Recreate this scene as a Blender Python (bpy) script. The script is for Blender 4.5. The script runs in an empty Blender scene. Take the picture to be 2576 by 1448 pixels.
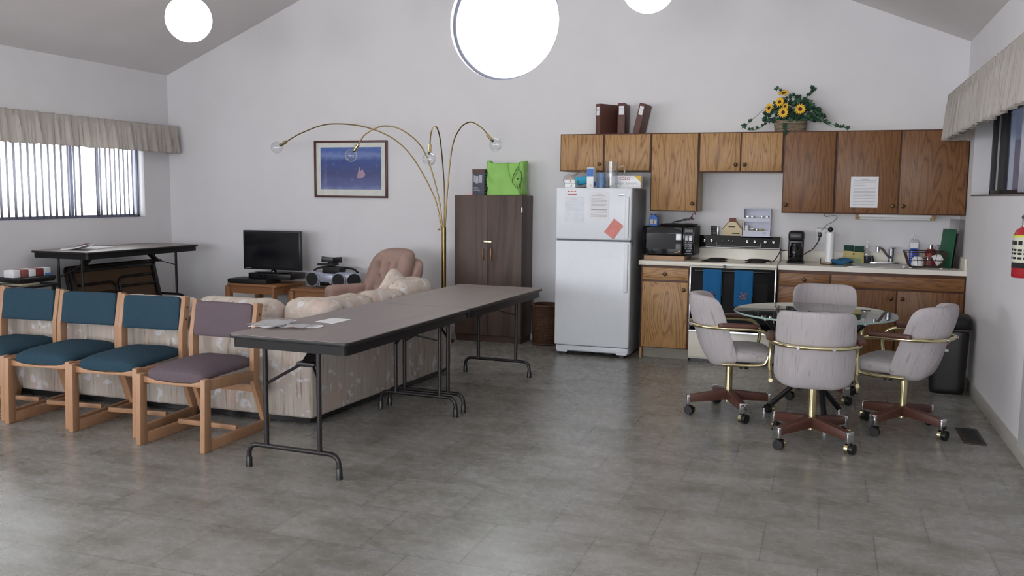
import bpy, bmesh, math, random
from mathutils import Vector, Matrix, Quaternion
R = math.radians
PI = math.pi
scene = bpy.context.scene
COL = scene.collection
random.seed(7)

# ------------------------------------------------------------------ camera
cam_d = bpy.data.cameras.new('camera')
cam = bpy.data.objects.new('camera', cam_d)
COL.objects.link(cam)
YAW, PITCH, ROLL = 0.3358, -0.105, 0.0097
fw = Vector((-math.sin(YAW) * math.cos(PITCH), math.cos(YAW) * math.cos(PITCH), math.sin(PITCH)))
rt = Vector((math.cos(YAW), math.sin(YAW), 0))
up = rt.cross(fw)
c_, s_ = math.cos(ROLL), math.sin(ROLL)
rt, up = c_ * rt + s_ * up, -s_ * rt + c_ * up
cam.matrix_world = Matrix(((rt.x, up.x, -fw.x, 7.423), (rt.y, up.y, -fw.y, -8.794), (rt.z, up.z, -fw.z, 1.513), (0, 0, 0, 1)))
cam_d.sensor_fit = 'HORIZONTAL'
cam_d.sensor_width = 36.0
cam_d.lens = 36.0 * 2241.2 / 2576.0
cam_d.clip_start = 0.05
scene.camera = cam

# ------------------------------------------------------------------ world, lights, exposure
scene.view_settings.view_transform = 'Standard'
scene.view_settings.look = 'None'
scene.view_settings.gamma = 1.0
scene.view_settings.exposure = 0.47
scene.view_settings.use_curve_mapping = False
scene.cycles.use_denoising = True
scene.cycles.max_bounces = 10
scene.cycles.transparent_max_bounces = 16
scene.cycles.sample_clamp_indirect = 6.0
world = bpy.data.worlds.new('sky')
scene.world = world
world.use_nodes = True
wbg = world.node_tree.nodes['Background']
wbg.inputs['Color'].default_value = (0.93, 0.96, 1.0, 1)
wbg.inputs['Strength'].default_value = 4.6

def area(name, loc, rot, sx, sy, power, color=(1, 1, 1), portal=False):
    l = bpy.data.lights.new(name, 'AREA')
    l.shape = 'RECTANGLE'
    l.size, l.size_y = sx, sy
    l.energy = power
    l.color = color
    l.cycles.is_portal = portal
    o = bpy.data.objects.new(name, l)
    COL.objects.link(o)
    o.location = loc
    o.rotation_euler = rot
    return o

W, H, SL = 8.557, 2.869, 0.4116          # room width, eave height, slope of the ceiling
MID = W / 2
PEAK = H + SL * MID
YF = -13.0                                # the wall behind the camera
# daylight through the windows behind the camera and along the left wall
area('daylight_front_left', (2.3, YF - 0.02, 1.55), (R(90), 0, 0), 2.6, 1.6, 55, (0.93, 0.95, 1.0))
area('daylight_front_right', (6.2, YF - 0.02, 1.55), (R(90), 0, 0), 2.6, 1.6, 120, (0.93, 0.95, 1.0))
area('daylight_left_rear', (-0.02, -8.6, 1.6), (0, R(-90), 0), 0.8, 3.6, 70, (0.95, 0.96, 1.0))
area('daylight_left', (-0.06, -2.0, 1.6), (0, R(-90), 0), 0.76, 3.1, 1, portal=True)
area('daylight_round', (4.235, 0.11, 3.27), (R(-90), 0, 0), 1.2, 1.2, 1, portal=True)

# ------------------------------------------------------------------ geometry helpers
def spl(pts, n=8):
    """Catmull-Rom through pts"""
    P = [Vector(p) for p in pts]
    P = [P[0] * 2 - P[1]] + P + [P[-1] * 2 - P[-2]]
    out = []
    for i in range(1, len(P) - 2):
        a, b, c, d = P[i - 1], P[i], P[i + 1], P[i + 2]
        for k in range(n):
            t = k / n
            out.append(0.5 * ((2 * b) + (c - a) * t + (2 * a - 5 * b + 4 * c - d) * t * t + (3 * b - a - 3 * c + d) * t ** 3))
    out.append(P[-2])
    return out

def fillet(pts, r, n=5):
    """polyline with its inner corners rounded"""
    P = [Vector(p) for p in pts]
    out = [P[0]]
    for i in range(1, len(P) - 1):
        a, b, c = P[i - 1], P[i], P[i + 1]
        d1, d2 = (a - b), (c - b)
        rr = min(r, d1.length * .49, d2.length * .49)
        p1, p2 = b + d1.normalized() * rr, b + d2.normalized() * rr
        for k in range(n + 1):
            t = k / n
            out.append(p1 * (1 - t) ** 2 + b * 2 * t * (1 - t) + p2 * t * t)
    out.append(P[-1])
    return out

class MB:
    """collects shapes and links them as ONE mesh object"""
    def __init__(s):
        s.bm = bmesh.new()
    def _bev(s, faces, bev, seg):
        if bev > 0:
            ed = list({e for f in faces for e in f.edges})
            bmesh.ops.bevel(s.bm, geom=ed, offset=bev, segments=seg, affect='EDGES', profile=0.5)
    def box(s, c, size, bev=0.0, rot=None, seg=2):
        m = Matrix.Translation(c) @ (rot.to_matrix().to_4x4() if rot is not None else Matrix()) @ Matrix.Diagonal((*size, 1))
        g = bmesh.ops.create_cube(s.bm, size=1, matrix=m)
        fs = list({f for v in g['verts'] for f in v.link_faces})
        s._bev(fs, bev, seg)
        return s
    def bx(s, x0, x1, y0, y1, z0, z1, bev=0.0, seg=2):
        return s.box(((x0 + x1) / 2, (y0 + y1) / 2, (z0 + z1) / 2), (abs(x1 - x0), abs(y1 - y0), abs(z1 - z0)), bev, None, seg)
    def bar(s, p0, p1, w, t, bev=0.0, upv=(0, 0, 1)):
        """rectangular bar from p0 to p1, w across, t along upv"""
        p0, p1 = Vector(p0), Vector(p1)
        d = (p1 - p0)
        x = d.normalized()
        u = Vector(upv)
        y = u.cross(x).normalized()
        z = x.cross(y)
        m = Matrix((x, y, z)).transposed()
        return s.box((p0 + p1) / 2, (d.length, w, t), bev, m.to_quaternion())
    def cyl(s, p0, p1, r0, r1=None, seg=20):
        r1 = r0 if r1 is None else r1
        p0, p1 = Vector(p0), Vector(p1)
        d = p1 - p0
        q = Vector((0, 0, 1)).rotation_difference(d.normalized())
        m = Matrix.Translation((p0 + p1) / 2) @ q.to_matrix().to_4x4()
        bmesh.ops.create_cone(s.bm, cap_ends=True, segments=seg, radius1=max(r0, 1e-5), radius2=max(r1, 1e-5), depth=d.length, matrix=m)
        return s
    def sphere(s, c, r, scale=(1, 1, 1), u=24, v=14, rot=None):
        m = Matrix.Translation(c) @ (rot.to_matrix().to_4x4() if rot is not None else Matrix()) @ Matrix.Diagonal((*scale, 1))
        bmesh.ops.create_uvsphere(s.bm, u_segments=u, v_segments=v, radius=r, matrix=m)
        return s
    def tube(s, pts, r, seg=10, closed=False, caps=True):
        P = [Vector(p) for p in pts]
        n = len(P)
        T = []
        for i in range(n):
            a = P[(i - 1) % n] if (closed or i > 0) else P[i]
            b = P[(i + 1) % n] if (closed or i < n - 1) else P[i]
            T.append((b - a).normalized())
        ref = Vector((0, 0, 1)) if abs(T[0].z) < .9 else Vector((1, 0, 0))
        N = (ref - T[0] * ref.dot(T[0])).normalized()
        rings = []
        for i in range(n):
            if i:
                N = T[i - 1].rotation_difference(T[i]) @ N
                N = (N - T[i] * N.dot(T[i])).normalized()
            B = T[i].cross(N)
            rr = r[i] if isinstance(r, (list, tuple)) else r
            rings.append([s.bm.verts.new(P[i] + rr * (math.cos(2 * PI * k / seg) * N + math.sin(2 * PI * k / seg) * B)) for k in range(seg)])
        for i in range(n if closed else n - 1):
            a, b = rings[i], rings[(i + 1) % n]
            for k in range(seg):
                s.bm.faces.new((a[k], a[(k + 1) % seg], b[(k + 1) % seg], b[k]))
        if caps and not closed:
            s.bm.faces.new(rings[0][::-1])
            s.bm.faces.new(rings[-1])
        return s
    def lathe(s, prof, c=(0, 0, 0), seg=28, axis=None, sx=1, sy=1):
        c = Vector(c)
        q = Vector((0, 0, 1)).rotation_difference(Vector(axis).normalized()) if axis is not None else Quaternion()
        rings = []
        for (r, z) in prof:
            if r < 1e-6:
                rings.append([s.bm.verts.new(c + q @ Vector((0, 0, z)))])
            else:
                rings.append([s.bm.verts.new(c + q @ Vector((sx * r * math.cos(2 * PI * k / seg), sy * r * math.sin(2 * PI * k / seg), z))) for k in range(seg)])
        for a, b in zip(rings, rings[1:]):
            for k in range(seg):
                k2 = (k + 1) % seg
                if len(a) == 1 and len(b) == 1:
                    continue
                if len(a) == 1:
                    s.bm.faces.new((a[0], b[k2], b[k]))
                elif len(b) == 1:
                    s.bm.faces.new((a[k], a[k2], b[0]))
                else:
                    s.bm.faces.new((a[k], a[k2], b[k2], b[k]))
        return s
    def prism(s, poly, axis, d0, d1, bev=0.0):
        """poly in the two remaining axes, pushed along axis from d0 to d1"""
        def P(a, b, d):
            return {'x': (d, a, b), 'y': (a, d, b), 'z': (a, b, d)}[axis]
        A = [s.bm.verts.new(P(a, b, d0)) for a, b in poly]
        B = [s.bm.verts.new(P(a, b, d1)) for a, b in poly]
        fs = [s.bm.faces.new(A[::-1]), s.bm.faces.new(B)]
        n = len(poly)
        for i in range(n):
            fs.append(s.bm.faces.new((A[i], A[(i + 1) % n], B[(i + 1) % n], B[i])))
        bmesh.ops.recalc_face_normals(s.bm, faces=fs)
        s._bev(fs, bev, 2)
        return s
    def face(s, pts):
        s.bm.faces.new([s.bm.verts.new(p) for p in pts])
        return s
    def grid(s, fn, nu, nv, closed_u=False):
        V = [[s.bm.verts.new(fn(i / nu, j / nv)) for j in range(nv + 1)] for i in range(nu if closed_u else nu + 1)]
        n = len(V)
        for i in range(n if closed_u else n - 1):
            for j in range(nv):
                a, b = V[i], V[(i + 1) % n]
                s.bm.faces.new((a[j], b[j], b[j + 1], a[j + 1]))
        return s
    def soft(s, c, size, axis='z', e_out=0.3, e_prof=0.7, nu=40, nv=16, fn=None):
        """padded block: rounded outline across `axis`, crowned along it"""
        sg = lambda v, e: math.copysign(abs(v) ** e, v)
        c = Vector(c)
        rings = []
        for j in range(nv + 1):
            ph = -PI / 2 + PI * j / nv
            cr, sz = sg(math.cos(ph), e_prof), sg(math.sin(ph), e_prof)
            ring = []
            for i in range(nu):
                th = 2 * PI * (i + .5) / nu
                a, b = cr * sg(math.cos(th), e_out), cr * sg(math.sin(th), e_out)
                p = {'z': (a, b, sz), 'y': (a, sz, b), 'x': (sz, a, b)}[axis]
                p = Vector((p[0] * size[0] / 2, p[1] * size[1] / 2, p[2] * size[2] / 2))
                if fn:
                    p = Vector(fn(p))
                ring.append(s.bm.verts.new(c + p))
            rings.append(ring)
        fs = []
        for a, b in zip(rings, rings[1:]):
            for i in range(nu):
                fs.append(s.bm.faces.new((a[i], a[(i + 1) % nu], b[(i + 1) % nu], b[i])))
        bmesh.ops.remove_doubles(s.bm, verts=[v for r_ in (rings[0], rings[-1]) for v in r_], dist=1e-5)
        bmesh.ops.recalc_face_normals(s.bm, faces=[f for f in fs if f.is_valid])
        return s
    def xf(s, m):
        bmesh.ops.transform(s.bm, matrix=m, verts=s.bm.verts)
        return s
    def build(s, name, mat=None, parent=None, loc=None, smooth=True, sharp=38, solid=0.0):
        bm = s.bm
        bmesh.ops.recalc_face_normals(bm, faces=bm.faces)
        if smooth:
            for f in bm.faces:
                f.smooth = True
            for e in bm.edges:
                if len(e.link_faces) == 2 and e.calc_face_angle(0) > R(sharp):
                    e.smooth = False
        me = bpy.data.meshes.new(name)
        bm.to_mesh(me)
        bm.free()
        o = bpy.data.objects.new(name, me)
        COL.objects.link(o)
        if mat is not None:
            me.materials.append(mat)
        if parent is not None:
            o.parent = parent
        if loc is not None:
            o.location = loc
        if solid:
            md = o.modifiers.new('thickness', 'SOLIDIFY')
            md.thickness = solid
            md.offset = 0
        return o

def tag(o, label=None, cat=None, group=None, kind=None):
    if label: o['label'] = label
    if cat: o['category'] = cat
    if group: o['group'] = group
    if kind: o['kind'] = kind
    return o

def thing(name, label, cat, loc=(0, 0, 0), rotz=0.0, group=None):
    o = bpy.data.objects.new(name, None)
    COL.objects.link(o)
    o.empty_display_size = 0.05
    o.location = loc
    o.rotation_euler = (0, 0, rotz)
    return tag(o, label, cat, group)

def struct(o):
    o['kind'] = 'structure'
    return o

def dup(root, loc, rotz, label, group=None):
    def cp(o, parent):
        c = o.copy()
        COL.objects.link(c)
        c.parent = parent
        for ch in list(o.children):
            cp(ch, c)
        return c
    r = cp(root, None)
    r.location = loc
    r.rotation_euler = (0, 0, rotz)
    r['label'] = label
    if group: r['group'] = group
    return r

def lettering(text, size, mat, parent, loc, rot=(R(90), 0, 0), name='lettering', align='CENTER', ext=0.0004, sx=1.0):
    cu = bpy.data.curves.new(name, 'FONT')
    cu.body = text
    cu.size = size
    cu.align_x = align
    cu.align_y = 'CENTER'
    cu.extrude = ext
    cu.resolution_u = 3
    tmp = bpy.data.objects.new(name, cu)
    COL.objects.link(tmp)
    bpy.context.view_layer.update()
    me = bpy.data.meshes.new_from_object(tmp.evaluated_get(bpy.context.evaluated_depsgraph_get()))
    bpy.data.objects.remove(tmp)
    me.materials.clear()
    me.materials.append(mat)
    o = bpy.data.objects.new(name, me)
    COL.objects.link(o)
    o.parent = parent
    o.location = loc
    o.rotation_euler = rot
    o.scale = (sx, 1, 1)
    return o

# ------------------------------------------------------------------ materials
def srgb(r, g, b):
    f = lambda c: (c / 255) / 12.92 if c / 255 <= .04045 else (((c / 255) + .055) / 1.055) ** 2.4
    return (f(r), f(g), f(b), 1)

class M:
    """node material builder"""
    def __init__(s, name):
        s.m = bpy.data.materials.new(name)
        s.m.use_nodes = True
        s.t = s.m.node_tree
        s.b = s.t.nodes['Principled BSDF']
        s.o = s.t.nodes['Material Output']
    def n(s, kind, **kw):
        nd = s.t.nodes.new(kind)
        for k, v in kw.items():
            setattr(nd, k, v)
        return nd
    def l(s, a, b):
        s.t.links.new(a, b)
    def coords(s, scale=(1, 1, 1), loc=(0, 0, 0), rot=(0, 0, 0), kind='Object'):
        tc = s.n('ShaderNodeTexCoord')
        mp = s.n('ShaderNodeMapping')
        mp.inputs['Scale'].default_value = scale
        mp.inputs['Location'].default_value = loc
        mp.inputs['Rotation'].default_value = rot
        s.l(tc.outputs[kind], mp.inputs['Vector'])
        return mp.outputs['Vector']
    def noise(s, vec, scale=5, detail=4, rough=.55, dist=0):
        nd = s.n('ShaderNodeTexNoise')
        nd.inputs['Scale'].default_value = scale
        nd.inputs['Detail'].default_value = detail
        nd.inputs['Roughness'].default_value = rough
        nd.inputs['Distortion'].default_value = dist
        s.l(vec, nd.inputs['Vector'])
        return nd.outputs['Fac']
    def ramp(s, fac, stops):
        nd = s.n('ShaderNodeValToRGB')
        e = nd.color_ramp.elements
        while len(e) < len(stops):
            e.new(.5)
        for el, (p, c) in zip(e, stops):
            el.position = p
            el.color = c
        s.l(fac, nd.inputs['Fac'])
        return nd.outputs['Color']
    def mix(s, fac, a, b, mode='MIX'):
        nd = s.n('ShaderNodeMix', data_type='RGBA', blend_type=mode)
        for sock, v in ((nd.inputs[0], fac), (nd.inputs[6], a), (nd.inputs[7], b)):
            if hasattr(v, 'is_linked'):
                s.l(v, sock)
            else:
                sock.default_value = v
        return nd.outputs[2]
    def bump(s, h, strength=.2, dist=.002):
        nd = s.n('ShaderNodeBump')
        nd.inputs['Strength'].default_value = strength
        nd.inputs['Distance'].default_value = dist
        s.l(h, nd.inputs['Height'])
        s.l(nd.outputs['Normal'], s.b.inputs['Normal'])
    def set(s, color=None, rough=.5, metal=0.0, spec=.5):
        if color is not None:
            if hasattr(color, 'is_linked'):
                s.l(color, s.b.inputs['Base Color'])
            else:
                s.b.inputs['Base Color'].default_value = color
        s.b.inputs['Roughness'].default_value = rough
        s.b.inputs['Metallic'].default_value = metal
        s.b.inputs['Specular IOR Level'].default_value = spec
        return s

def plain(name, rgb, rough=.5, metal=0.0, var=.06, scale=14, bump=0.0, spec=.5):
    """one colour with a little uneven wear"""
    m = M(name)
    v = m.coords()
    c = srgb(*rgb)
    f = m.noise(v, scale, 3)
    lo = tuple(x * (1 - var) for x in c[:3]) + (1,)
    hi = tuple(min(1, x * (1 + var)) for x in c[:3]) + (1,)
    m.set(m.ramp(f, [(.3, lo), (.7, hi)]), rough, metal, spec)
    if bump:
        m.bump(m.noise(v, scale * 12, 2), bump)
    return m.m

def wood(name, a, b, c, rough=.45, axis='z', freq=30.0, along=.07, spec=.4):
    """straight grain with cathedral figure running along axis"""
    m = M(name)
    k = {'x': (along, 1, 1), 'y': (1, along, 1), 'z': (1, 1, along)}[axis]
    v = m.coords(scale=k)
    warp = m.noise(v, 3.2, 3, .5, .6)
    mul = m.n('ShaderNodeMath', operation='MULTIPLY')
    m.l(warp, mul.inputs[0])
    mul.inputs[1].default_value = freq
    sn = m.n('ShaderNodeMath', operation='SINE')
    m.l(mul.outputs[0], sn.inputs[0])
    mad = m.n('ShaderNodeMath', operation='MULTIPLY_ADD')
    m.l(sn.outputs[0], mad.inputs[0])
    mad.inputs[1].default_value = .5
    mad.inputs[2].default_value = .5
    fine = m.noise(v, 120, 4, .7)
    base = m.ramp(mad.outputs[0], [(0.0, srgb(*c)), (.12, srgb(*b)), (1.0, srgb(*a))])
    col = m.mix(.35, base, m.ramp(fine, [(.35, srgb(*c)), (.65, srgb(*a))]))
    m.set(col, rough, 0, spec)
    m.bump(fine, .08)
    return m.m

def streaked(name, base, dark, light, along='z', rough=.95, sheer=0.0):
    """woven upholstery with fine vertical slubs"""
    m = M(name)
    k = {'z': (1, .10, .030), 'y': (1, .035, 1)}[along]
    v = m.coords(scale=k)
    f = m.noise(v, 170, 1.5, .6)
    g = m.noise(m.coords(), 5, 2)
    c = m.ramp(f, [(.27, srgb(*dark)), (.40, srgb(*base)), (.6, srgb(*base)), (.72, srgb(*light))])
    c = m.mix(m.ramp(g, [(.35, (0, 0, 0, 1)), (.75, (.35, .35, .35, 1))]), c, srgb(*light))
    m.set(c, rough, 0, .15)
    m.bump(m.noise(m.coords(), 500, 2), .15)
    if sheer:
        tl = m.n('ShaderNodeBsdfTranslucent')
        m.l(c, tl.inputs['Color'])
        mx = m.n('ShaderNodeMixShader')
        mx.inputs[0].default_value = sheer
        m.l(m.b.outputs[0], mx.inputs[1])
        m.l(tl.outputs[0], mx.inputs[2])
        m.l(mx.outputs[0], m.o.inputs['Surface'])
    return m.m

def clear(name, tint=(1, 1, 1), ior=1.45, rough=0.0, k=1.0):
    """thin glass: see-through with a mirror sheen that grows at grazing angles"""
    m = M(name)
    m.t.nodes.remove(m.b)
    tr = m.n('ShaderNodeBsdfTransparent')
    tr.inputs['Color'].default_value = (*tint, 1)
    gl = m.n('ShaderNodeBsdfGlossy')
    gl.inputs['Roughness'].default_value = rough
    f0 = ((ior - 1) / (ior + 1)) ** 2
    lw = m.n('ShaderNodeLayerWeight')            # Schlick's curve, the same from both sides of the glass
    lw.inputs['Blend'].default_value = .5
    pw = m.n('ShaderNodeMath', operation='POWER')
    pw.inputs[1].default_value = 4.0
    m.l(lw.outputs['Facing'], pw.inputs[0])
    mu = m.n('ShaderNodeMath', operation='MULTIPLY_ADD')
    mu.inputs[1].default_value = (1 - f0) * k
    mu.inputs[2].default_value = f0 * k
    mu.use_clamp = True
    m.l(pw.outputs[0], mu.inputs[0])
    mx = m.n('ShaderNodeMixShader')
    m.l(mu.outputs[0], mx.inputs[0])
    m.l(tr.outputs[0], mx.inputs[1])
    m.l(gl.outputs[0], mx.inputs[2])
    m.l(mx.outputs[0], m.o.inputs['Surface'])
    return m.m

def emit(name, rgb, strength):
    m = M(name)
    m.set(srgb(*rgb), .4)
    m.b.inputs['Emission Color'].default_value = srgb(*rgb)
    m.b.inputs['Emission Strength'].default_value = strength
    return m.m

def floor_mat():
    m = M('vinyl_tile')
    tc = m.n('ShaderNodeTexCoord')
    mp = m.n('ShaderNodeMapping')
    T = .4655
    mp.inputs['Location'].default_value = (-6.062 + T / 2 + T * 100, 5.53 + T * 100, 0)
    m.l(tc.outputs['Object'], mp.inputs['Vector'])
    br = m.n('ShaderNodeTexBrick', offset=.5, offset_frequency=2, squash=1)
    br.inputs['Scale'].default_value = 1
    br.inputs['Brick Width'].default_value = T
    br.inputs['Row Height'].default_value = T
    br.inputs['Mortar Size'].default_value = .0026
    br.inputs['Mortar Smooth'].default_value = .4
    br.inputs['Bias'].default_value = 0
    br.inputs['Color1'].default_value = (.90, .90, .90, 1)
    br.inputs['Color2'].default_value = (1.05, 1.05, 1.05, 1)
    br.inputs['Mortar'].default_value = (.42, .42, .42, 1)
    m.l(mp.outputs[0], br.inputs['Vector'])
    v = m.coords()
    big = m.noise(m.coords(scale=(1, 1.9, 1)), 2.8, 7, .62)
    mid = m.noise(m.coords(scale=(1, 1.6, 1)), 14, 7, .72)
    c1 = m.ramp(big, [(.30, srgb(106, 103, 89)), (.46, srgb(138, 136, 129)), (.6, srgb(157, 156, 153)), (.75, srgb(126, 124, 116))])
    c2 = m.ramp(mid, [(.3, srgb(108, 105, 95)), (.7, srgb(152, 150, 145))])
    c = m.mix(.35, c1, c2)
    c = m.mix(1.0, c, br.outputs['Color'], 'MULTIPLY')
    m.set(c, .3, 0, .45)
    m.l(m.ramp(mid, [(.2, (.22, .22, .22, 1)), (.8, (.32, .32, .32, 1))]), m.b.inputs['Roughness'])
    m.bump(br.outputs['Fac'], -.25, .001)
    return m.m

def floral_mat(name, grain, freq, dark, k=1.0):  # k lowers the tone where shade is put into the cloth colour
    m = M(name)
    f = m.noise(m.coords(scale=grain), freq, 3, .65)
    base = m.ramp(f, [(.30, srgb(*dark)), (.40, srgb(*(int(q * k) for q in (196, 184, 172)))), (.6, srgb(*(int(q * k) for q in (206, 195, 184)))), (.75, srgb(*(int(q * k) for q in (222, 215, 208))))])
    vo = m.n('ShaderNodeTexVoronoi', feature='SMOOTH_F1')
    vo.inputs['Scale'].default_value = 8.5
    nz = m.n('ShaderNodeTexNoise')
    nz.inputs['Scale'].default_value = 5
    nz.inputs['Detail'].default_value = 3
    v = m.coords()
    m.l(v, nz.inputs['Vector'])
    add = m.n('ShaderNodeMixRGB') if False else m.n('ShaderNodeVectorMath', operation='MULTIPLY_ADD')
    m.l(nz.outputs['Color'], add.inputs[0])
    add.inputs[1].default_value = (.45, .45, .45)
    m.l(v, add.inputs[2])
    m.l(add.outputs[0], vo.inputs['Vector'])
    leaf = m.ramp(vo.outputs['Distance'], [(.17, (.75, .75, .75, 1)), (.27, (0, 0, 0, 1))])
    c = m.mix(leaf, base, srgb(*(int(q * (.5 + .5 * k)) for q in (218, 219, 224))))
    blush = m.ramp(m.noise(v, 4.3, 4, .6), [(.52, (0, 0, 0, 1)), (.7, (.35, .35, .35, 1))])
    c = m.mix(blush, c, srgb(192, 152, 142))
    m.set(c, .95, 0, .15)
    m.bump(m.noise(v, 300, 2), .15)
    return m.m

def wicker_mat(name, a, b):
    m = M(name)
    v = m.coords()
    br = m.n('ShaderNodeTexBrick', offset=.5)
    br.inputs['Scale'].default_value = 1
    br.inputs['Brick Width'].default_value = .03
    br.inputs['Row Height'].default_value = .011
    br.inputs['Mortar Size'].default_value = .0022
    br.inputs['Color1'].default_value = srgb(*a)
    br.inputs['Color2'].default_value = srgb(*b)
    br.inputs['Mortar'].default_value = srgb(*(int(q * .55) for q in b))
    # wrap the weave around the basket
    sx = m.n('ShaderNodeSeparateXYZ')
    m.l(v, sx.inputs[0])
    at = m.n('ShaderNodeMath', operation='ARCTAN2')
    m.l(sx.outputs['X'], at.inputs[0])
    m.l(sx.outputs['Y'], at.inputs[1])
    ml = m.n('ShaderNodeMath', operation='MULTIPLY')
    m.l(at.outputs[0], ml.inputs[0])
    ml.inputs[1].default_value = .15
    cb = m.n('ShaderNodeCombineXYZ')
    m.l(ml.outputs[0], cb.inputs['X'])
    m.l(sx.outputs['Z'], cb.inputs['Y'])
    m.l(cb.outputs[0], br.inputs['Vector'])
    m.set(br.outputs['Color'], .7, 0, .3)
    m.bump(br.outputs['Fac'], -.8, .004)
    return m.m

def art_mat():
    """misty blue seascape print with a small pink shape"""
    m = M('seascape_print')
    v = m.coords()
    sx = m.n('ShaderNodeSeparateXYZ')
    m.l(v, sx.inputs[0])
    n1 = m.noise(v, 9, 5, .6)
    md = m.n('ShaderNodeMath', operation='MULTIPLY_ADD')
    m.l(n1, md.inputs[0])
    md.inputs[1].default_value = .10
    m.l(sx.outputs['Z'], md.inputs[2])
    mr = m.n('ShaderNodeMapRange')
    mr.inputs['From Min'].default_value = -.2
    mr.inputs['From Max'].default_value = .31
    m.l(md.outputs[0], mr.inputs['Value'])
    c = m.ramp(mr.outputs[0], [(0, srgb(150, 158, 200)), (.15, srgb(105, 115, 165)), (.4, srgb(82, 92, 140)), (.68, srgb(76, 96, 158)), (.78, srgb(128, 148, 200)), (.9, srgb(84, 112, 182)), (1, srgb(110, 132, 190))])
    sp = m.ramp(m.noise(v, 26, 5, .7), [(.6, (0, 0, 0, 1)), (.75, (.5, .5, .5, 1))])
    c = m.mix(sp, c, srgb(170, 176, 205))
    m.set(c, .5, 0, .2)
    return m.m

WALLP = plain('wall_paint', (224, 223, 225), .85, 0, .015, 3, .10, .2)
CEILP = plain('ceiling_paint', (224, 219, 218), .9, 0, .02, 3, .15, .1)
FLOOR = floor_mat()
BASEP = plain('baseboard_vinyl', (192, 189, 181), .5, 0, .05)
WHITE = plain('white_enamel', (232, 233, 234), .3, 0, .02)
FRIDGEW = plain('appliance_white', (226, 231, 236), .35, 0, .015)
FRIDGES = plain('appliance_side_shaded', (150, 154, 160), .5, 0, .03)  # greyer than the doors: shade on the side is put into this colour
CREAM = plain('cream_enamel', (226, 222, 208), .3, 0, .02)
LAMIN = plain('cream_laminate', (224, 219, 206), .35, 0, .03)
GLOSSO = plain('oven_black', (7, 7, 9), .45, 0, .05, spec=.12)
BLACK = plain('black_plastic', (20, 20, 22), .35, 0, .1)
MATTEB = plain('black_matte_plastic', (17, 17, 19), .6, 0, .1)
GLOSSB = plain('black_glass', (8, 9, 12), .06, 0, .05)
SCREEN = plain('dark_screen', (9, 10, 16), .12, 0, .05)
DKMETAL = plain('dark_brown_metal', (34, 30, 31), .36, .2, .12)
APRON = plain('black_brown_apron', (20, 18, 19), .45, 0, .1, spec=.3)
STEEL = plain('brushed_steel', (178, 178, 176), .28, 1.0, .05)
CHROME = plain('chrome', (215, 215, 218), .12, 1.0, .02)
BRASS = plain('brass', (214, 202, 160), .17, 1.0, .05)
ABRASS = plain('aged_brass', (150, 128, 82), .28, 1.0, .1)
BRONZE = plain('bronze_knob', (92, 70, 48), .4, .7, .15)
OAK = wood('oak', (184, 144, 94), (170, 126, 78), (122, 84, 50), .42, 'z', 190, .10)
OAKH = wood('oak_horizontal', (180, 140, 92), (166, 123, 76), (120, 83, 50), .42, 'x', 190, .10)
OAKR = wood('oak_reddish', (134, 93, 57), (120, 80, 45), (88, 55, 31), .42, 'z', 190, .10)
OAKRH = wood('oak_reddish_horizontal', (142, 99, 60), (128, 85, 47), (92, 58, 32), .42, 'x', 190, .10)
OAKD = plain('dark_oak_edge', (84, 48, 28), .5, 0, .15)
SIDEP = plain('cabinet_side_beige', (176, 160, 130), .6, 0, .04)
CHWOOD = wood('chair_beech', (170, 131, 100), (156, 117, 86), (132, 97, 69), .45, 'z', 14, .12)
STWOOD = wood('stand_oak', (170, 122, 84), (152, 104, 68), (118, 76, 48), .4, 'x', 18)
WALNUT = wood('walnut_laminate', (97, 80, 72), (86, 70, 62), (66, 51, 45), .5, 'z', 20, .05)
TOPLAM = wood('walnut_tabletop', (136, 124, 118), (129, 116, 111), (116, 103, 98), .38, 'y', 16, .05, .5)
UNDER = plain('raw_hardboard', (98, 76, 58), .85, 0, .1)
BRWOOD = wood('cherry_leg', (94, 60, 50), (83, 51, 42), (62, 37, 31), .4, 'x', 16, .1)
TEAL = plain('teal_weave', (46, 68, 81), .95, 0, .14, 220, .25, .15)
MAUVE = plain('mauve_weave', (100, 88, 94), .95, 0, .12, 220, .25, .15)
TWEED = streaked('cream_tweed', (176, 170, 171), (144, 138, 142), (190, 185, 187))
FLORAL = floral_mat('floral_upholstery_shaded', (1, 1, .05), 60, (112, 96, 86), .87)  # sofa body toned down: shade from the chairs is put into its colour
FLORALC = floral_mat('floral_cushion', (1, .3, .8), 26, (170, 148, 138))  # same cloth on the lit cushions, left at full tone
VELVET = plain('rose_velvet', (164, 138, 128), .9, 0, .14, 6, .2, .2)
VALCL = streaked('valance_cloth', (212, 206, 200), (188, 174, 172), (226, 222, 216), sheer=.45)
SLAT = plain('blind_slat', (188, 188, 198), .5, 0, .02)
DKFRAME = plain('dark_window_frame', (40, 38, 42), .5, .3, .1)
PALEFR = plain('grey_window_frame', (122, 124, 140), .5, .1, .1)
PAPER = plain('paper', (232, 232, 234), .8, 0, .015)
INK = plain('grey_ink', (142, 142, 154), .9, 0, .05)
DINK = plain('black_ink', (36, 34, 38), .9, 0, .05)
RED = plain('red_print', (176, 40, 44), .5, 0, .05)
BLUE = plain('blue_print', (62, 118, 196), .5, 0, .05)
GREENP = plain('lime_fabric', (148, 202, 104), .7, 0, .08, 9, .3)
GREEND = plain('green_board', (30, 92, 62), .5, 0, .06)
YELLOW = plain('yellow_print', (222, 186, 62), .6, 0, .08)
GLASS = clear('clear_glass', (.96, .97, .98), 1.52, 0, 2.2)
PANE = clear('window_glass', (.97, .98, .98), 1.35)
SMOKE = clear('smoked_glass', (.62, .66, .64), 1.5, .02, 1.1)
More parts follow.
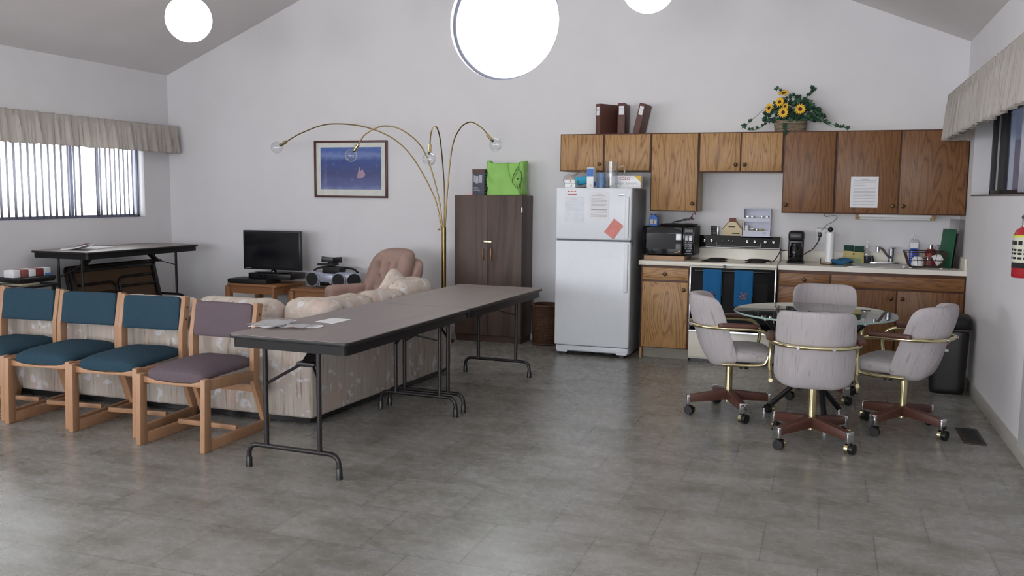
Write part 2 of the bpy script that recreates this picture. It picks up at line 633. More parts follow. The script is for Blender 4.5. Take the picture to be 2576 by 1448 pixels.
PLASTICBAG = clear('clear_plastic', (.93, .93, .95), 1.5, .22, 1.6)

# ================================================================== the room
T = .16
struct(MB().bx(-T, W + T, YF - T, T, -.12, 0).build('floor', FLOOR))
# ceiling: two slopes meeting at the ridge
b = MB()
b.prism([(-T, H - SL * T), (MID, PEAK), (W + T, H - SL * T), (W + T, H - SL * T + .14), (MID, PEAK + .14), (-T, H - SL * T + .14)], 'y', YF - T, T)
struct(b.build('ceiling', CEILP))

# back wall with its round opening
CX, CZ, CR = 4.235, 3.27, .592
def gable_wall_round(name, y0, y1):
    b = MB()
    out = [(0, 0), (W, 0), (W, H), (MID, PEAK), (0, H)]
    def hit(a):
        dx, dz = math.cos(a), math.sin(a)
        best = None
        for i in range(5):
            (x1, z1), (x2, z2) = out[i], out[(i + 1) % 5]
            ex, ez = x2 - x1, z2 - z1
            den = dx * ez - dz * ex
            if abs(den) < 1e-9: continue
            t = ((x1 - CX) * ez - (z1 - CZ) * ex) / den
            u = ((x1 - CX) * dz - (z1 - CZ) * dx) / den
            if t > 0 and -1e-6 <= u <= 1 + 1e-6 and (best is None or t < best): best = t
        return (CX + dx * best, CZ + dz * best)
    ang = sorted([2 * PI * k / 96 for k in range(96)] + [math.atan2(z - CZ, x - CX) % (2 * PI) for x, z in out])
    n = len(ang)
    rows = []
    for y in (y0, y1):
        rows.append(([b.bm.verts.new((CX + CR * math.cos(a), y, CZ + CR * math.sin(a))) for a in ang],
                     [b.bm.verts.new((hit(a)[0], y, hit(a)[1])) for a in ang]))
    for i in range(n):
        j = (i + 1) % n
        for (inn, ou) in rows:
            b.bm.faces.new((inn[i], inn[j], ou[j], ou[i]))
        b.bm.faces.new((rows[0][0][i], rows[0][0][j], rows[1][0][j], rows[1][0][i]))
        b.bm.faces.new((rows[0][1][i], rows[0][1][j], rows[1][1][j], rows[1][1][i]))
    return b.build(name, WALLP, sharp=25)
struct(gable_wall_round('wall_back', 0, T))

# left wall with the long high window and another one nearer the rear of the room
LW = (-3.62, -.43, 1.212, 2.06)
LR = (-10.6, -6.6, 1.212, 2.06)
b = MB()
b.bx(-T, 0, YF, LR[0], 0, H)
b.bx(-T, 0, LR[0], LR[1], 0, LR[2]); b.bx(-T, 0, LR[0], LR[1], LR[3], H)
b.bx(-T, 0, LR[1], LW[0], 0, H)
b.bx(-T, 0, LW[0], LW[1], 0, LW[2]); b.bx(-T, 0, LW[0], LW[1], LW[3], H)
b.bx(-T, 0, LW[1], T, 0, H)
struct(b.build('wall_left', WALLP))
# right wall with its own high window
RW = (-3.4, -.56, 1.543, 2.2)
RD = .19
b = MB()
b.bx(W, W + RD, YF, RW[0], 0, H)
b.bx(W, W + RD, RW[0], RW[1], 0, RW[2]); b.bx(W, W + RD, RW[0], RW[1], RW[3], H)
b.bx(W, W + RD, RW[1], T, 0, H)
struct(b.build('wall_right', WALLP))
# front wall, behind the camera, with two wide windows
b = MB()
FWN = [(1.0, 3.6), (4.9, 7.5)]
y0, y1 = YF - T, YF
b.bx(0, FWN[0][0], y0, y1, 0, H); b.bx(FWN[0][1], FWN[1][0], y0, y1, 0, H); b.bx(FWN[1][1], W, y0, y1, 0, H)
for x0, x1 in FWN:
    b.bx(x0, x1, y0, y1, 0, .75); b.bx(x0, x1, y0, y1, 2.35, H)
b.prism([(0, H), (W, H), (MID, PEAK)], 'y', y0, y1)
struct(b.build('wall_front', WALLP))

# baseboards
struct(MB().bx(W - .012, W, -9.5, 0, 0, .095, .003).build('baseboard_right', BASEP))
struct(MB().bx(0, 3.8, -.012, 0, 0, .095, .003).build('baseboard_back', BASEP))
struct(MB().bx(0, .012, -12, -.012, 0, .095, .003).build('baseboard_left', BASEP))

# round window
w1 = tag(MB().grid(lambda u, v: (CX + (CR - .028 * [0, 0, 1, 1, 0][round(v * 4)]) * math.cos(2 * PI * u), [.12, .085, .085, .12, .12][round(v * 4)], CZ + (CR - .028 * [0, 0, 1, 1, 0][round(v * 4)]) * math.sin(2 * PI * u)), 96, 4, True).build('window_1', plain('pale_window_frame', (150, 152, 170), .4)), 'round window high on the gable wall, blown out white by daylight', 'window')
struct(w1)
g = MB().cyl((CX, .100, CZ), (CX, .104, CZ), CR - .02, seg=96).build('pane', PANE, w1)

# left window: dark sliding frame and panes
w2 = struct(tag(MB().bx(-.125, -.085, LW[0], LW[1], LW[2], LW[2] + .03).bx(-.125, -.085, LW[0], LW[1], LW[3] - .03, LW[3])
     .bx(-.125, -.085, LW[0], LW[0] + .035, LW[2], LW[3]).bx(-.125, -.085, LW[1] - .035, LW[1], LW[2], LW[3])
     .bx(-.12, -.088, -1.42, -1.38, LW[2], LW[3]).bx(-.12, -.088, -2.52, -2.48, LW[2], LW[3]).build('window_2', PALEFR),
     'wide high window in the left wall behind vertical blinds', 'window'))
for y0, y1 in ((LW[0], -2.5), (-2.5, -1.4), (-1.4, LW[1])):
    MB().bx(-.108, -.104, y0 + .02, y1 - .02, LW[2] + .02, LW[3] - .02).build('pane', PANE, w2)
# right window: dark sash, pane
w3 = struct(tag(MB().bx(W + .13, W + .17, RW[0], RW[1], RW[2], RW[2] + .035).bx(W + .13, W + .17, RW[0], RW[1], RW[3] - .03, RW[3])
     .bx(W + .13, W + .17, RW[1] - .05, RW[1], RW[2], RW[3]).bx(W + .12, W + .17, -1.06, -.98, RW[2], RW[3]).bx(W + .13, W + .17, RW[0], RW[0] + .05, RW[2], RW[3]).build('window_3', DKFRAME),
     'dark framed high window in the right wall under a ruffled valance', 'window'))
PANED = clear('tinted_window_glass', (.22, .26, .34), 1.5, .02, 1.4)
for y0, y1 in ((RW[0], -1.02), (-1.02, RW[1])):
    MB().bx(W + .148, W + .152, y0 + .02, y1 - .02, RW[2] + .02, RW[3] - .02).build('pane', PANED, w3)
# a fence-dark exterior screen outside the right window (a porch wall stands there)
struct(MB().bx(W + .9, W + 1.0, -5, .6, 0, 2.9).build('wall_porch', plain('porch_boards', (74, 70, 72), .9)))
struct(MB().bx(W + RD, W + 1.0, -5, .6, 2.9, 3.0).build('ceiling_porch', plain('porch_soffit', (96, 92, 92), .9)))
# sills
struct(MB().bx(W - .004, W + .13, RW[0], RW[1], RW[2] - .012, RW[2], .002).build('trim_1', plain('grey_sill', (120, 112, 110), .6)))
struct(MB().bx(-.085, .004, LW[0], LW[1], LW[2] - .01, LW[2], .002).build('trim_2', plain('white_sill', (225, 225, 232), .5)))
# white door at the right edge of the picture
d1 = struct(tag(MB().bx(W - .035, W, -3.98, -3.13, .1, 2.05, .004).build('door_1', WHITE), 'white door in the right wall beyond the fire extinguisher', 'door'))
MB().sphere((W - .07, -3.9, 1.0), .03).cyl((W - .07, -3.9, 1.0), (W - .03, -3.9, 1.0), .012).build('door_handle', CHROME, d1)

# vertical blinds
def blinds(name, label, x, ys, z0, z1, ang, wd):
    t = thing(name, label, 'blinds', (x, ys[0], z0))
    MB().bx(-.02, .02, min(0, ys[-1] - ys[0]) - .05, max(0, ys[-1] - ys[0]) + .05, z1 - z0 - .04, z1 - z0, .003).build('headrail', SLAT, t)
    b = MB()
    for y in ys:
        a = ang + random.uniform(-.04, .04)
        dx, dy = math.cos(a) * wd / 2, math.sin(a) * wd / 2
        y = y - ys[0]
        n = 4
        b.grid(lambda u, v: (-dx + 2 * dx * u + math.sin(PI * u) * .006 * dy / wd * 2, y - dy + 2 * dy * u - math.sin(PI * u) * .006 * dx / wd * 2, .012 + v * (z1 - z0 - .055)), n, 1)
    b.build('slats', SLAT, t, solid=.0012)
    return t
ys = [-.50 - .066 * k for k in range(8)]
ys += [-1.045, -1.075, -1.10]
ys += [-1.32 - .082 * k for k in range(28)]
blinds('vertical_blinds', 'white vertical slat blinds hanging in the bright left window', -.045, ys, LW[2], LW[3], R(-60), .070)
blinds('vertical_blinds', 'pale vertical blinds in the right wall window beside the dark sash', W + .085, [-2.2 - .068 * k for k in range(18)], RW[2], RW[3], R(10), .085)

# ruffled valances on rods
def valance(label, xw, xf, y0, y1, ztop, drop, seed):
    """gathered cloth from y0 (far end) to y1 (near end), front at xf, returning to the wall at xw"""
    rnd = random.Random(seed)
    t = thing('valance', label, 'valance', (xw, y0, ztop))
    L = abs(y1 - y0)
    ret = abs(xf - xw)
    sgn = 1 if xf > xw else -1
    tot = L + ret
    N = int(tot * 75)
    ph = [rnd.uniform(0, 2 * PI) for _ in range(8)]
    def fold(s_):
        return (math.sin(s_ * 52 + ph[0]) + .7 * math.sin(s_ * 83 + ph[1]) + .8 * math.sin(s_ * 31 + ph[2]) + .5 * math.sin(s_ * 140 + ph[3])) / 3
    def fn(u, v):
        s_ = u * tot
        amp = (.008 + .044 * v) if v > .17 else .009
        if v < .17 and v > .1: amp = .004
        z = .028 - v * (drop + .028) + fold(s_ * 1.1) * (.008 if v > .9 else .006 if v < .05 else 0)
        off = fold(s_) * amp + .018 * v
        if s_ < ret:
            return (sgn * max(.004, s_ - .01), off * .35 + .02 * v, z)
        return (sgn * (ret + off), -(s_ - ret), z)
    MB().grid(fn, N, 18).build('ruffled_cloth', VALCL, t, solid=.002)
    MB().tube([(sgn * .01, .0, -.02), (sgn * (ret - .016), .0, -.02), (sgn * (ret - .016), -L, -.02)], .006, 8).build('rod', WHITE, t)
    return t
valance('ruffled beige valance with sheer lower edge over the bright left window', 0, .20, -.09, -3.9, 2.235, .285, 3)
valance('ruffled beige valance over the dark window on the right wall', W, W - .20, -.42, -3.7, 2.345, .35, 5)

# globe lamps hung from the sloping ceiling
GLOBE = emit('lit_opal_globe', (255, 252, 246), 6.5)
def globe_lamp(x, y, z, label):
    t = thing('globe_pendant', label, 'ceiling lamp', (x, y, z), 0, 'round globe ceiling lamps')
    zc = (H + SL * min(x, W - x)) - z
    MB().sphere((0, 0, 0), .187, u=40, v=24).build('globe', GLOBE, t)
    MB().cyl((0, 0, .18), (0, 0, .235), .055, .045).build('collar', BRASS, t)
    MB().cyl((0, 0, .23), (0, 0, zc), .008, seg=10).build('stem', BRASS, t)
    MB().lathe([(0, 0), (.06, -.0), (.055, -.03), (.02, -.045), (0, -.045)], (0, 0, zc - .015)).build('canopy', BRASS, t)
    return t
globe_lamp(2.35, -2.5, 2.935, 'lit white globe pendant hanging over the seating area at the upper left')
globe_lamp(6.205, -2.5, 2.955, 'lit white globe pendant over the dining set, only its bottom showing at the top edge')

# floor register
t = thing('floor_vent', 'dark metal floor register by the right wall baseboard', 'vent', (8.365, -2.565, 0.0))
b = MB()
b.bx(-.065, .065, -.2, .2, .0, .006, .002)
b.build('frame', plain('bronze_register', (58, 50, 44), .5, .4), t)
b = MB()
for k in range(14):
    b.bx(-.045, .045, -.17 + k * .025, -.157 + k * .025, .006, .009)
b.build('louvers', MATTEB, t)

# ================================================================== folding tables
def bent_leg(b, y, spread, zrail, ztop, wpost, r=.0135):
    """two posts on an arched foot rail lying across x"""
    P = fillet([(-spread, y, .0), (-spread, y, zrail), (spread, y, zrail), (spread, y, 0)], .1, 6)
    b.tube(P, r, 10)
    for sx in (-wpost, wpost):
        b.cyl((sx, y, zrail - .005), (sx, y, ztop), r, seg=12)
    return b

def folding_table(label, loc, rotz, L=1.51, Wd=.758, Ht=.744, ins=.055, foot=.29, post=.17, zr=.13, group=None, top=TOPLAM, topaxis='y'):
    """origin at floor under the middle; long way along local y"""
    t = thing('folding_table', label, 'table', loc, rotz, group)
    r = .035
    corner = []
    for (sx, sy, a0) in ((1, 1, 0), (-1, 1, 90), (-1, -1, 180), (1, -1, 270)):
        for k in range(6):
            a = R(a0 + 18 * k)
            corner.append((sx * (Wd / 2 - r) + r * math.cos(a), sy * (L / 2 - r) + r * math.sin(a)))
    ins_ = [(x * .992, y * .996) for x, y in corner]
    MB().prism(ins_, 'z', Ht - .004, Ht).build('laminate_surface', top, t)
    MB().prism(corner, 'z', Ht - .022, Ht - .003, .003).build('edge_band', BLACK, t)
    ap = [(x * .955, y * .977) for x, y in corner]
    api = [(x * .93, y * .965) for x, y in corner]
    b = MB()
    n = len(ap)
    for i in range(n):
        j = (i + 1) % n
        z0, z1 = Ht - .072, Ht - .022
        b.face([(*ap[i], z0), (*ap[j], z0), (*ap[j], z1), (*ap[i], z1)])
        b.face([(*api[i], z0), (*api[j], z0), (*api[j], z1), (*api[i], z1)])
        b.face([(*ap[i], z0), (*ap[j], z0), (*api[j], z0), (*api[i], z0)])
    bmesh.ops.remove_doubles(b.bm, verts=b.bm.verts, dist=1e-5)
    b.build('apron', APRON, t)
    for sgn in (1, -1):
        y = sgn * (L / 2 - ins)
        b = bent_leg(MB(), y, foot, zr, Ht - .03, post)
        lg = b.build('leg', DKMETAL, t)
        for sx in (-foot, foot):
            MB().lathe([(.0, 0), (.0185, 0), (.0175, .05), (.0145, .055), (.0145, .06)], (sx, y, 0), 14).build('rubber_tip', BLACK, lg)
        br = MB()
        br.bar((-post, y, Ht - .27), (-.03, y - sgn * .15, Ht - .17), .022, .012)
        br.bar((post, y, Ht - .23), (.03, y - sgn * .15, Ht - .17), .012, .010)
        br.bar((0, y - sgn * .15, Ht - .165), (0, y - sgn * .33, Ht - .03), .065, .022)
        br.bx(-.06, .06, y - sgn * .12, y - sgn * .19, Ht - .185, Ht - .16, .006)
        br.build('brace', DKMETAL, t)
    return t
TA = .0388
ux, uy = math.sin(TA), math.cos(TA)
def table_mid(l, w=.379):
    return (5.1408 + ux * l - math.cos(TA) * w, -4.8126 + uy * l + math.sin(TA) * w, 0)
folding_table('brown laminate folding table nearest the camera, with loose papers near its end', table_mid(.7775), -TA, L=1.553, ins=.052, group='long brown folding tables')
folding_table('brown laminate folding table at the far end of the row, beside the walnut wardrobe', table_mid(1.5555 + .729), -TA, L=1.456, ins=.075, group='long brown folding tables')

# papers on the near table
ZT = .7445
def sheet(name, label, cat, pts, z, mat, th=.0008, group=None):
    return tag(MB().prism(pts, 'z', z, z + th).build(name, mat, smooth=False), label, cat, group)
sheet('card', 'white rectangular card lying alone on the brown folding table', 'card', [(4.581, -4.205), (4.725, -4.243), (4.735, -4.05), (4.60, -4.035)], ZT, PAPER, .002)
pl = thing('leaflet', 'crumpled white leaflet in a clear sleeve near the corner of the folding table', 'paper', (4.43, -4.43, ZT))
MB().grid(lambda u, v: (-.085 + .17 * u - .03 * v, -.11 + .24 * v, .002 + .004 * math.sin(5 * u + 7 * v) ** 2 + .003 * u), 14, 14).build('sheet', PAPER, pl, solid=.0008)
MB().grid(lambda u, v: (-.095 + .2 * u - .02 * v, -.12 + .26 * v, .012 + .005 * math.sin(6 * u + 5 * v + 1) ** 2), 14, 14).build('clear_sleeve', PLASTICBAG, pl, solid=.0006)
pl = thing('plastic_packet', 'clear plastic packet with a red print lying beside the leaflet', 'packet', (4.60, -4.47, ZT))
MB().grid(lambda u, v: (-.11 + .2 * u, -.08 + .16 * v + .05 * u, .006 + .006 * math.sin(7 * u + 4 * v) ** 2), 16, 12).build('clear_wrap', PLASTICBAG, pl, solid=.0006)
MB().bx(-.02, .025, -.01, .03, .003, .005).build('red_insert', RED, pl)
MB().lathe([(0, 0), (.05, 0), (.05, .002), (0, .002)], (.085, .085, .001), 20, sx=1, sy=1.2).build('round_white_label', PAPER, pl)

# tall folding table by the left wall and a folded one stored under it
tall = folding_table('raised folding table against the left wall below the bright window', (.43, -1.30, 0), 0, L=1.62, Wd=.72, Ht=.918, ins=.14, foot=.27, post=.15, zr=.36)
def folded_table(label, loc, rotz, tilt):
    t = thing('folded_table', label, 'table', loc, rotz)
    m = Matrix.Rotation(tilt, 4, 'Y')
    Lh, Wh = .625, .765
    r = .05
    out = []
    for (sx, sy, a0) in ((1, 1, 0), (-1, 1, 90), (-1, -1, 180), (1, -1, 270)):
        for k in range(6):
            a = R(a0 + 18 * k)
            out.append((sx * (Lh - r) + r * math.cos(a), Wh / 2 + sy * (Wh / 2 - r) + r * math.sin(a)))
    MB().prism(out, 'x', -.02, 0, .003).xf(m).build('tabletop', BLACK, t)
    MB().prism([(y * .97, .0 + (z - Wh / 2) * .95 + Wh / 2) for y, z in out], 'x', 0, .004).xf(m).build('underside_board', UNDER, t)
    b = MB()
    for y0, y1, z0, z1 in ((-.58, .58, .03, .075), (-.58, .58, .69, .735), (-.60, -.555, .03, .735), (.555, .60, .03, .735)):
        b.bx(.002, .045, y0, y1, z0, z1, .004)
    b.xf(m).build('apron', DKMETAL, t)
    for s0, zc in ((-1, .36), (1, .40)):
        l = MB()
        l.tube(fillet([(.03, s0 * .52, zc - .2), (.03, s0 * .02, zc - .2), (.03, s0 * .02, zc + .2), (.03, s0 * .52, zc + .2)], .09, 5), .0135, 10)
        for dz in (-.1, .1):
            l.cyl((.03, s0 * .02, zc + dz), (.03, s0 * .55, zc + dz), .012, seg=10)
        l.xf(m).build('leg', DKMETAL, t)
    return t
folded_table('folded table stored on edge beneath the raised table at the left wall', (.47, -1.30, .005), 0, R(-13))
# papers on the raised table
t = thing('brochure', 'curled brochure on the left end of the raised table', 'paper', (.40, -1.83, .9185), .3)
MB().grid(lambda u, v: (-.13 + .26 * u, -.11 + .22 * v, .004 + .045 * u * u + .008 * math.sin(9 * v)), 10, 10).build('sheets', PAPER, t, solid=.004)
MB().grid(lambda u, v: (-.10 + .2 * u, -.06 + .12 * v, .016 + .045 * (.1 + .8 * u) ** 2 + .012), 6, 6).build('cover_print', plain('dull_red_cover', (150, 96, 92), .6), t, solid=.001)
sheet('paper_stack', 'flat white papers beside the curled brochure on the raised table', 'paper', [(.24, -1.72), (.5, -1.68), (.47, -1.42), (.22, -1.48)], .9185, PAPER, .012)

# low black stand at the far left edge with a tray of little boxes
t = thing('side_stand', 'low black stand at the far left by the wall', 'stand', (.42, -2.62, 0))
MB().bx(-.2, .2, -.33, .33, .612, .637, .004).build('top', BLACK, t)
for sx in (-1, 1):
    for sy in (-1, 1):
        MB().bx(sx * .17 - .014, sx * .17 + .014, sy * .29 - .014, sy * .29 + .014, 0, .612).build('leg', BLACK, t)
MB().bx(-.15, .15, -.05, .15, .637, .653, .002).build('drawer_front', plain('pale_board', (170, 162, 140), .7), t)
t = thing('tray', 'black raised tray on the low stand at the far left', 'tray', (.42, -2.47, .6545))
MB().bx(-.13, .13, -.21, .21, .012, .05, .006).build('shelf', BLACK, t)
MB().bx(-.12, .12, -.05, .2, 0, .012).build('foot', BLACK, t)
MB().bx(-.12, .12, -.2, .2, .05, .054).build('liner', MATTEB, t)
for k, (c, lab) in enumerate(((PAPER, 'white tea packet at the left end of the black tray'), (plain('brick_red_packet', (146, 84, 78), .6), 'red tea packet second from the left in the black tray'), (PAPER, 'white tea packet between the two red packets on the black tray'),
        (plain('dark_red_packet', (120, 42, 36), .6), 'dark red tea packet on the right half of the black tray'), (plain('white_blue_packet', (205, 208, 214), .6), 'white packet with a blue foot at the right end of the black tray'))):
    y = -.17 + .085 * k
    o = tag(MB().bx(-.05, .07, y - .037, y + .037, 0, .068, .003).build('tea_packet', c, None, (.42, -2.47, .709)), lab, 'packet', 'packets in the black tray')
    if k == 4:
        MB().bx(.0702, .071, y - .03, y + .036, .001, .02).build('blue_band', BLUE, o)
tag(MB().bx(-.09, .05, -.06, .06, 0, .03, .003).bx(-.09, -.02, -.06, .0, .03, .055, .003).build('small_box', BLACK, None, (.42, -2.855, .6375)), 'black box on the near end of the low stand', 'box')

# ================================================================== wooden side chairs
def side_chair(label, cloth, loc, rotz, group):
    """faces local -y; origin on the floor under the middle"""
    t = thing('side_chair', label, 'chair', loc, rotz, group)
    hw = .232                                  # middle of each side frame
    th = .034
    for sx in (-1, 1):
        x0, x1 = sx * hw - th / 2, sx * hw + th / 2
        MB().prism([(-.33, .0), (-.268, .0), (-.258, .43), (-.312, .43)], 'x', x0, x1, .004).build('front_leg', CHWOOD, t)
        MB().prism([(.305, .0), (.318, .06), (.212, .33), (.222, .60), (.262, .81), (.206, .82), (.160, .60), (.146, .33), (.25, .065), (.24, 0)], 'x', x0 + .001, x1 - .001, .004).build('rear_post', CHWOOD, t)
        MB().prism([(-.285, .0), (.28, .0), (.28, .062), (-.285, .062)], 'x', x0 + .0015, x1 - .0015, .004).build('runner', CHWOOD, t)
        MB().prism([(-.285, .36), (.19, .335), (.19, .395), (-.285, .425)], 'x', x0 + .002, x1 - .002, .004).build('side_rail', CHWOOD, t)
        xo = sx * (hw + th / 2 + .0005)
        for z, y in ((.745, .222), (.665, .204)):
            MB().cyl((xo - sx * .002, y, z), (xo + sx * .001, y, z), .0075, seg=12).build('screw_plug', OAKD, t)
    xi = hw - th / 2
    MB().bx(-xi - .002, xi + .002, .0, .028, .055, .085, .003).build('stretcher', CHWOOD, t)
    MB().bx(-xi - .002, xi + .002, .185, .207, .255, .30, .003).build('rear_stretcher', CHWOOD, t)
    MB().prism([(-xi - .002, .375), (xi + .002, .375), (xi + .002, .415), (xi * .6, .395), (0, .388), (-xi * .6, .395), (-xi - .002, .415)], 'y', -.285, -.262, .002).build('front_rail', CHWOOD, t)
    def sag(p):
        k = max(0, -(p.y + .02) / .28)
        z = p.z + (.028 * (1 - abs(p.x / .22) ** 2.2)) * (1 if p.z > 0 else -.9 * k * k)
        return (p.x, p.y, z - .028 * k * k + .008)
    MB().soft((0, -.035, .432), (.436, .50, .062), 'z', .22, .6, 48, 14, sag).build('seat', cloth, t)
    def lean(p):
        z = p.z
        return (p.x, p.y + z * .14 + .035 * (1 - (p.x / .22) ** 2) * .8, z)
    MB().soft((0, .186, .702), (.432, .056, .222), 'y', .16, .6, 48, 12, lean).build('backrest', cloth, t)
    return t
c0 = side_chair('teal upholstered wooden chair at the right end of the teal row, beside the mauve chair', TEAL, (3.222, -4.20, 0), R(5), 'teal wooden chairs in a row')
dup(c0, (2.682, -4.19, 0), R(5), 'second teal wooden chair from the mauve chair', 'teal wooden chairs in a row')
dup(c0, (2.132, -4.185, 0), R(5), 'third teal wooden chair from the mauve chair, standing before the raised table', 'teal wooden chairs in a row')
dup(c0, (1.590, -4.18, 0), R(5), 'teal wooden chair at the far left end of the row, cut by the picture edge', 'teal wooden chairs in a row')
side_chair('mauve upholstered wooden chair next to the folding table', MAUVE, (3.850, -4.30, 0), R(-.5), None)

# ================================================================== sectional sofa
sf = thing('sectional_sofa', 'cream floral L shaped sectional sofa seen from behind', 'sofa', (4.34, -3.875, 0))
SA = R(-4.0)                                   # the right run leans a little
def right_run(b):
    return b.xf(Matrix.Rotation(SA, 4, 'Z'))
LX, RY = -3.25, 1.985
MB().bx(LX, 0, 0, .17, .045, .675, .022, 3).build('left_back', FLORAL, sf)
right_run(MB().bx(-.17, -.0005, 0.012, RY, .045, .675, .022, 3)).build('right_back', FLORAL, sf)
MB().bx(LX, -.16, .165, .90, .05, .34, .015).build('left_base', FLORAL, sf)
right_run(MB().bx(-.90, -.165, .17, RY, .05, .34, .015)).build('right_base', FLORAL, sf)
MB().bx(LX - .17, LX + .004, .02, .92, .05, .60, .04, 3).build('arm', FLORAL, sf)
right_run(MB().bx(-.92, -.165, RY - .16, RY, .05, .52, .04, 3)).build('arm', FLORAL, sf)
for k in range(4):
    x = LX + .04 + .70 * k + .33
    MB().soft((x, .53, .395), (.68, .72, .15), 'z', .22, .55, 40, 12).build('seat_cushion', FLORALC, sf)
for k in range(2):
    right_run(MB().soft((-.52, 1.0 + .66 * k + .02, .395), (.70, .65, .15), 'z', .22, .55, 40, 12)).build('seat_cushion', FLORALC, sf)
for x, z in ((-.72, .61), (-1.41, .59), (-2.10, .545), (-2.78, .54)):
    MB().soft((x, .275, z), (.70, .27, .35), 'y', .42, .75, 56, 18, lambda p: (p.x, p.y + p.z * -.1, p.z + .006 * math.sin(p.x * 26 + p.z * 12))).build('back_cushion', FLORALC, sf)
MB().soft((-.19, .36, .615), (.40, .34, .36), 'y', .45, .75, 56, 18).build('back_cushion', FLORALC, sf)
for y, dz in ((.80, -.015), (1.27, -.02), (1.72, .035)):
    right_run(MB().soft((-.27, y, .60 + dz), (.28, .50, .36), 'x', .42, .75, 56, 18, lambda p: (p.x, p.y, p.z + .006 * math.sin(p.y * 26 + p.x * 20)))).build('back_cushion', FLORALC, sf)
b = MB()
for x, y in ((LX + .1, .08), (-.1, .1), (LX + .1, .8), (-.05, 1.9), (-.8, 1.85), (-1.6, .08), (-.8, .8)):
    b.bx(x - .03, x + .03, y - .03, y + .03, 0, .05)
b.build('feet', DKMETAL, sf)
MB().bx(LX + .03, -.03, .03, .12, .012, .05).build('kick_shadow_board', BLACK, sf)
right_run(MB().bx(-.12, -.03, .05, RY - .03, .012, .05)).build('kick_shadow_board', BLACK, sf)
# loose pillow leaning at the end of the right run
pil = thing('throw_pillow', 'cream patterned throw pillow with a pointed corner on the sofa before the recliner', 'pillow', (4.13, -2.28, .70))
def pinch(p):
    rr = (abs(p.x / .135) * abs(p.z / .15))
    return (p.x * (1 + .30 * rr), p.y * (1 - .6 * rr), p.z * (1 + .30 * rr))
MB().soft((0, 0, 0), (.27, .13, .30), 'y', .55, .9, 48, 14, pinch).xf(Matrix.Rotation(R(60), 4, 'Z') @ Matrix.Rotation(R(38), 4, 'Y')).build('cover', FLORALC, pil)

# ================================================================== tufted recliner
rc = thing('recliner', 'tufted dusty rose swivel armchair behind the sofa', 'armchair', (3.27, -1.05, 0), R(-33))
def tuft(p):
    y = p.y
    z = p.z
    if p.y < 0:
        d = 0
        for (bx_, bz_) in ((-.17, .16), (0, .16), (.17, .16), (-.09, .04), (.09, .04), (-.17, -.08), (0, -.08), (.17, -.08), (-.09, -.2), (.09, -.2)):
            d += math.exp(-(((p.x - bx_) / .042) ** 2 + ((z - bz_) / .042) ** 2))
        groove = .04 * (0.5 + .5 * math.cos(p.x * 2 * PI / .17)) ** 4 * (1 if abs(z) < .26 else .3) * (1 - abs(p.x / .36) ** 3)
        y += .11 * min(1, d) + groove
    w = 1.0 - .10 * ((z - .1) / .36) ** 2
    return (p.x * w, y + z * .34 + .16 * (p.x / .36) ** 2 * -.5, z)
MB().soft((0, .21, .615), (.68, .25, .70), 'y', .52, .7, 96, 40, tuft).build('backrest', VELVET, rc)
def shell(p):
    return (p.x, p.y + p.z * .34 - .06 * (p.x / .36) ** 2, p.z)
MB().soft((.02, .30, .56), (.72, .16, .62), 'y', .45, .6, 64, 16, shell).build('back_shell', VELVET, rc)
MB().soft((0, -.12, .40), (.50, .58, .16), 'z', .25, .6, 48, 12).build('seat_cushion', VELVET, rc)
for sx in (-1, 1):
    MB().soft((sx * .325, -.06, .40), (.15, .54, .40), 'x', .25, .35, 48, 14, lambda p: (p.x * (1 + .25 * max(0, p.z / .2)), p.y, p.z)).build('armrest', VELVET, rc)
MB().bx(-.27, .27, -.36, .26, .14, .33, .03).build('base_box', VELVET, rc)
MB().lathe([(0, 0), (.27, 0), (.27, .03), (.05, .05), (.05, .15), (0, .15)]).build('swivel_base', BLACK, rc)

# ================================================================== dining set
gt = thing('glass_dining_table', 'round smoked glass table inside the ring of swivel chairs', 'table', (7.385, -2.42, 0))
MB().lathe([(0, 0), (.528, 0), (.533, .006), (.528, .012), (0, .012)], (0, 0, .722), 72).build('glass_top', SMOKE, gt)
MB().lathe([(.5315, .0), (.5345, .006), (.5315, .012)], (0, 0, .722), 72).build('polished_rim', plain('glass_edge', (150, 176, 170), .15, 0, .02), gt)
for k in range(3):
    a = R(100 + 120 * k)
    ca, sa = math.cos(a), math.sin(a)
    p0 = (-.30 * ca + .05 * sa, -.30 * sa - .05 * ca, .02)
    p1 = (.36 * ca + .05 * sa, .36 * sa - .05 * ca, .70)
    lg = MB().cyl(p0, p1, .019, seg=18).build('leg', BLACK, gt)
    MB().cyl((p1[0], p1[1], .685), (p1[0], p1[1], .7205), .022, seg=18).cyl((p0[0], p0[1], 0), (p0[0], p0[1], .03), .024, seg=18).build('chrome_cap', CHROME, lg)
MB().cyl((0, 0, .33), (0, 0, .36), .07, seg=24).build('hub_ring', CHROME, gt)

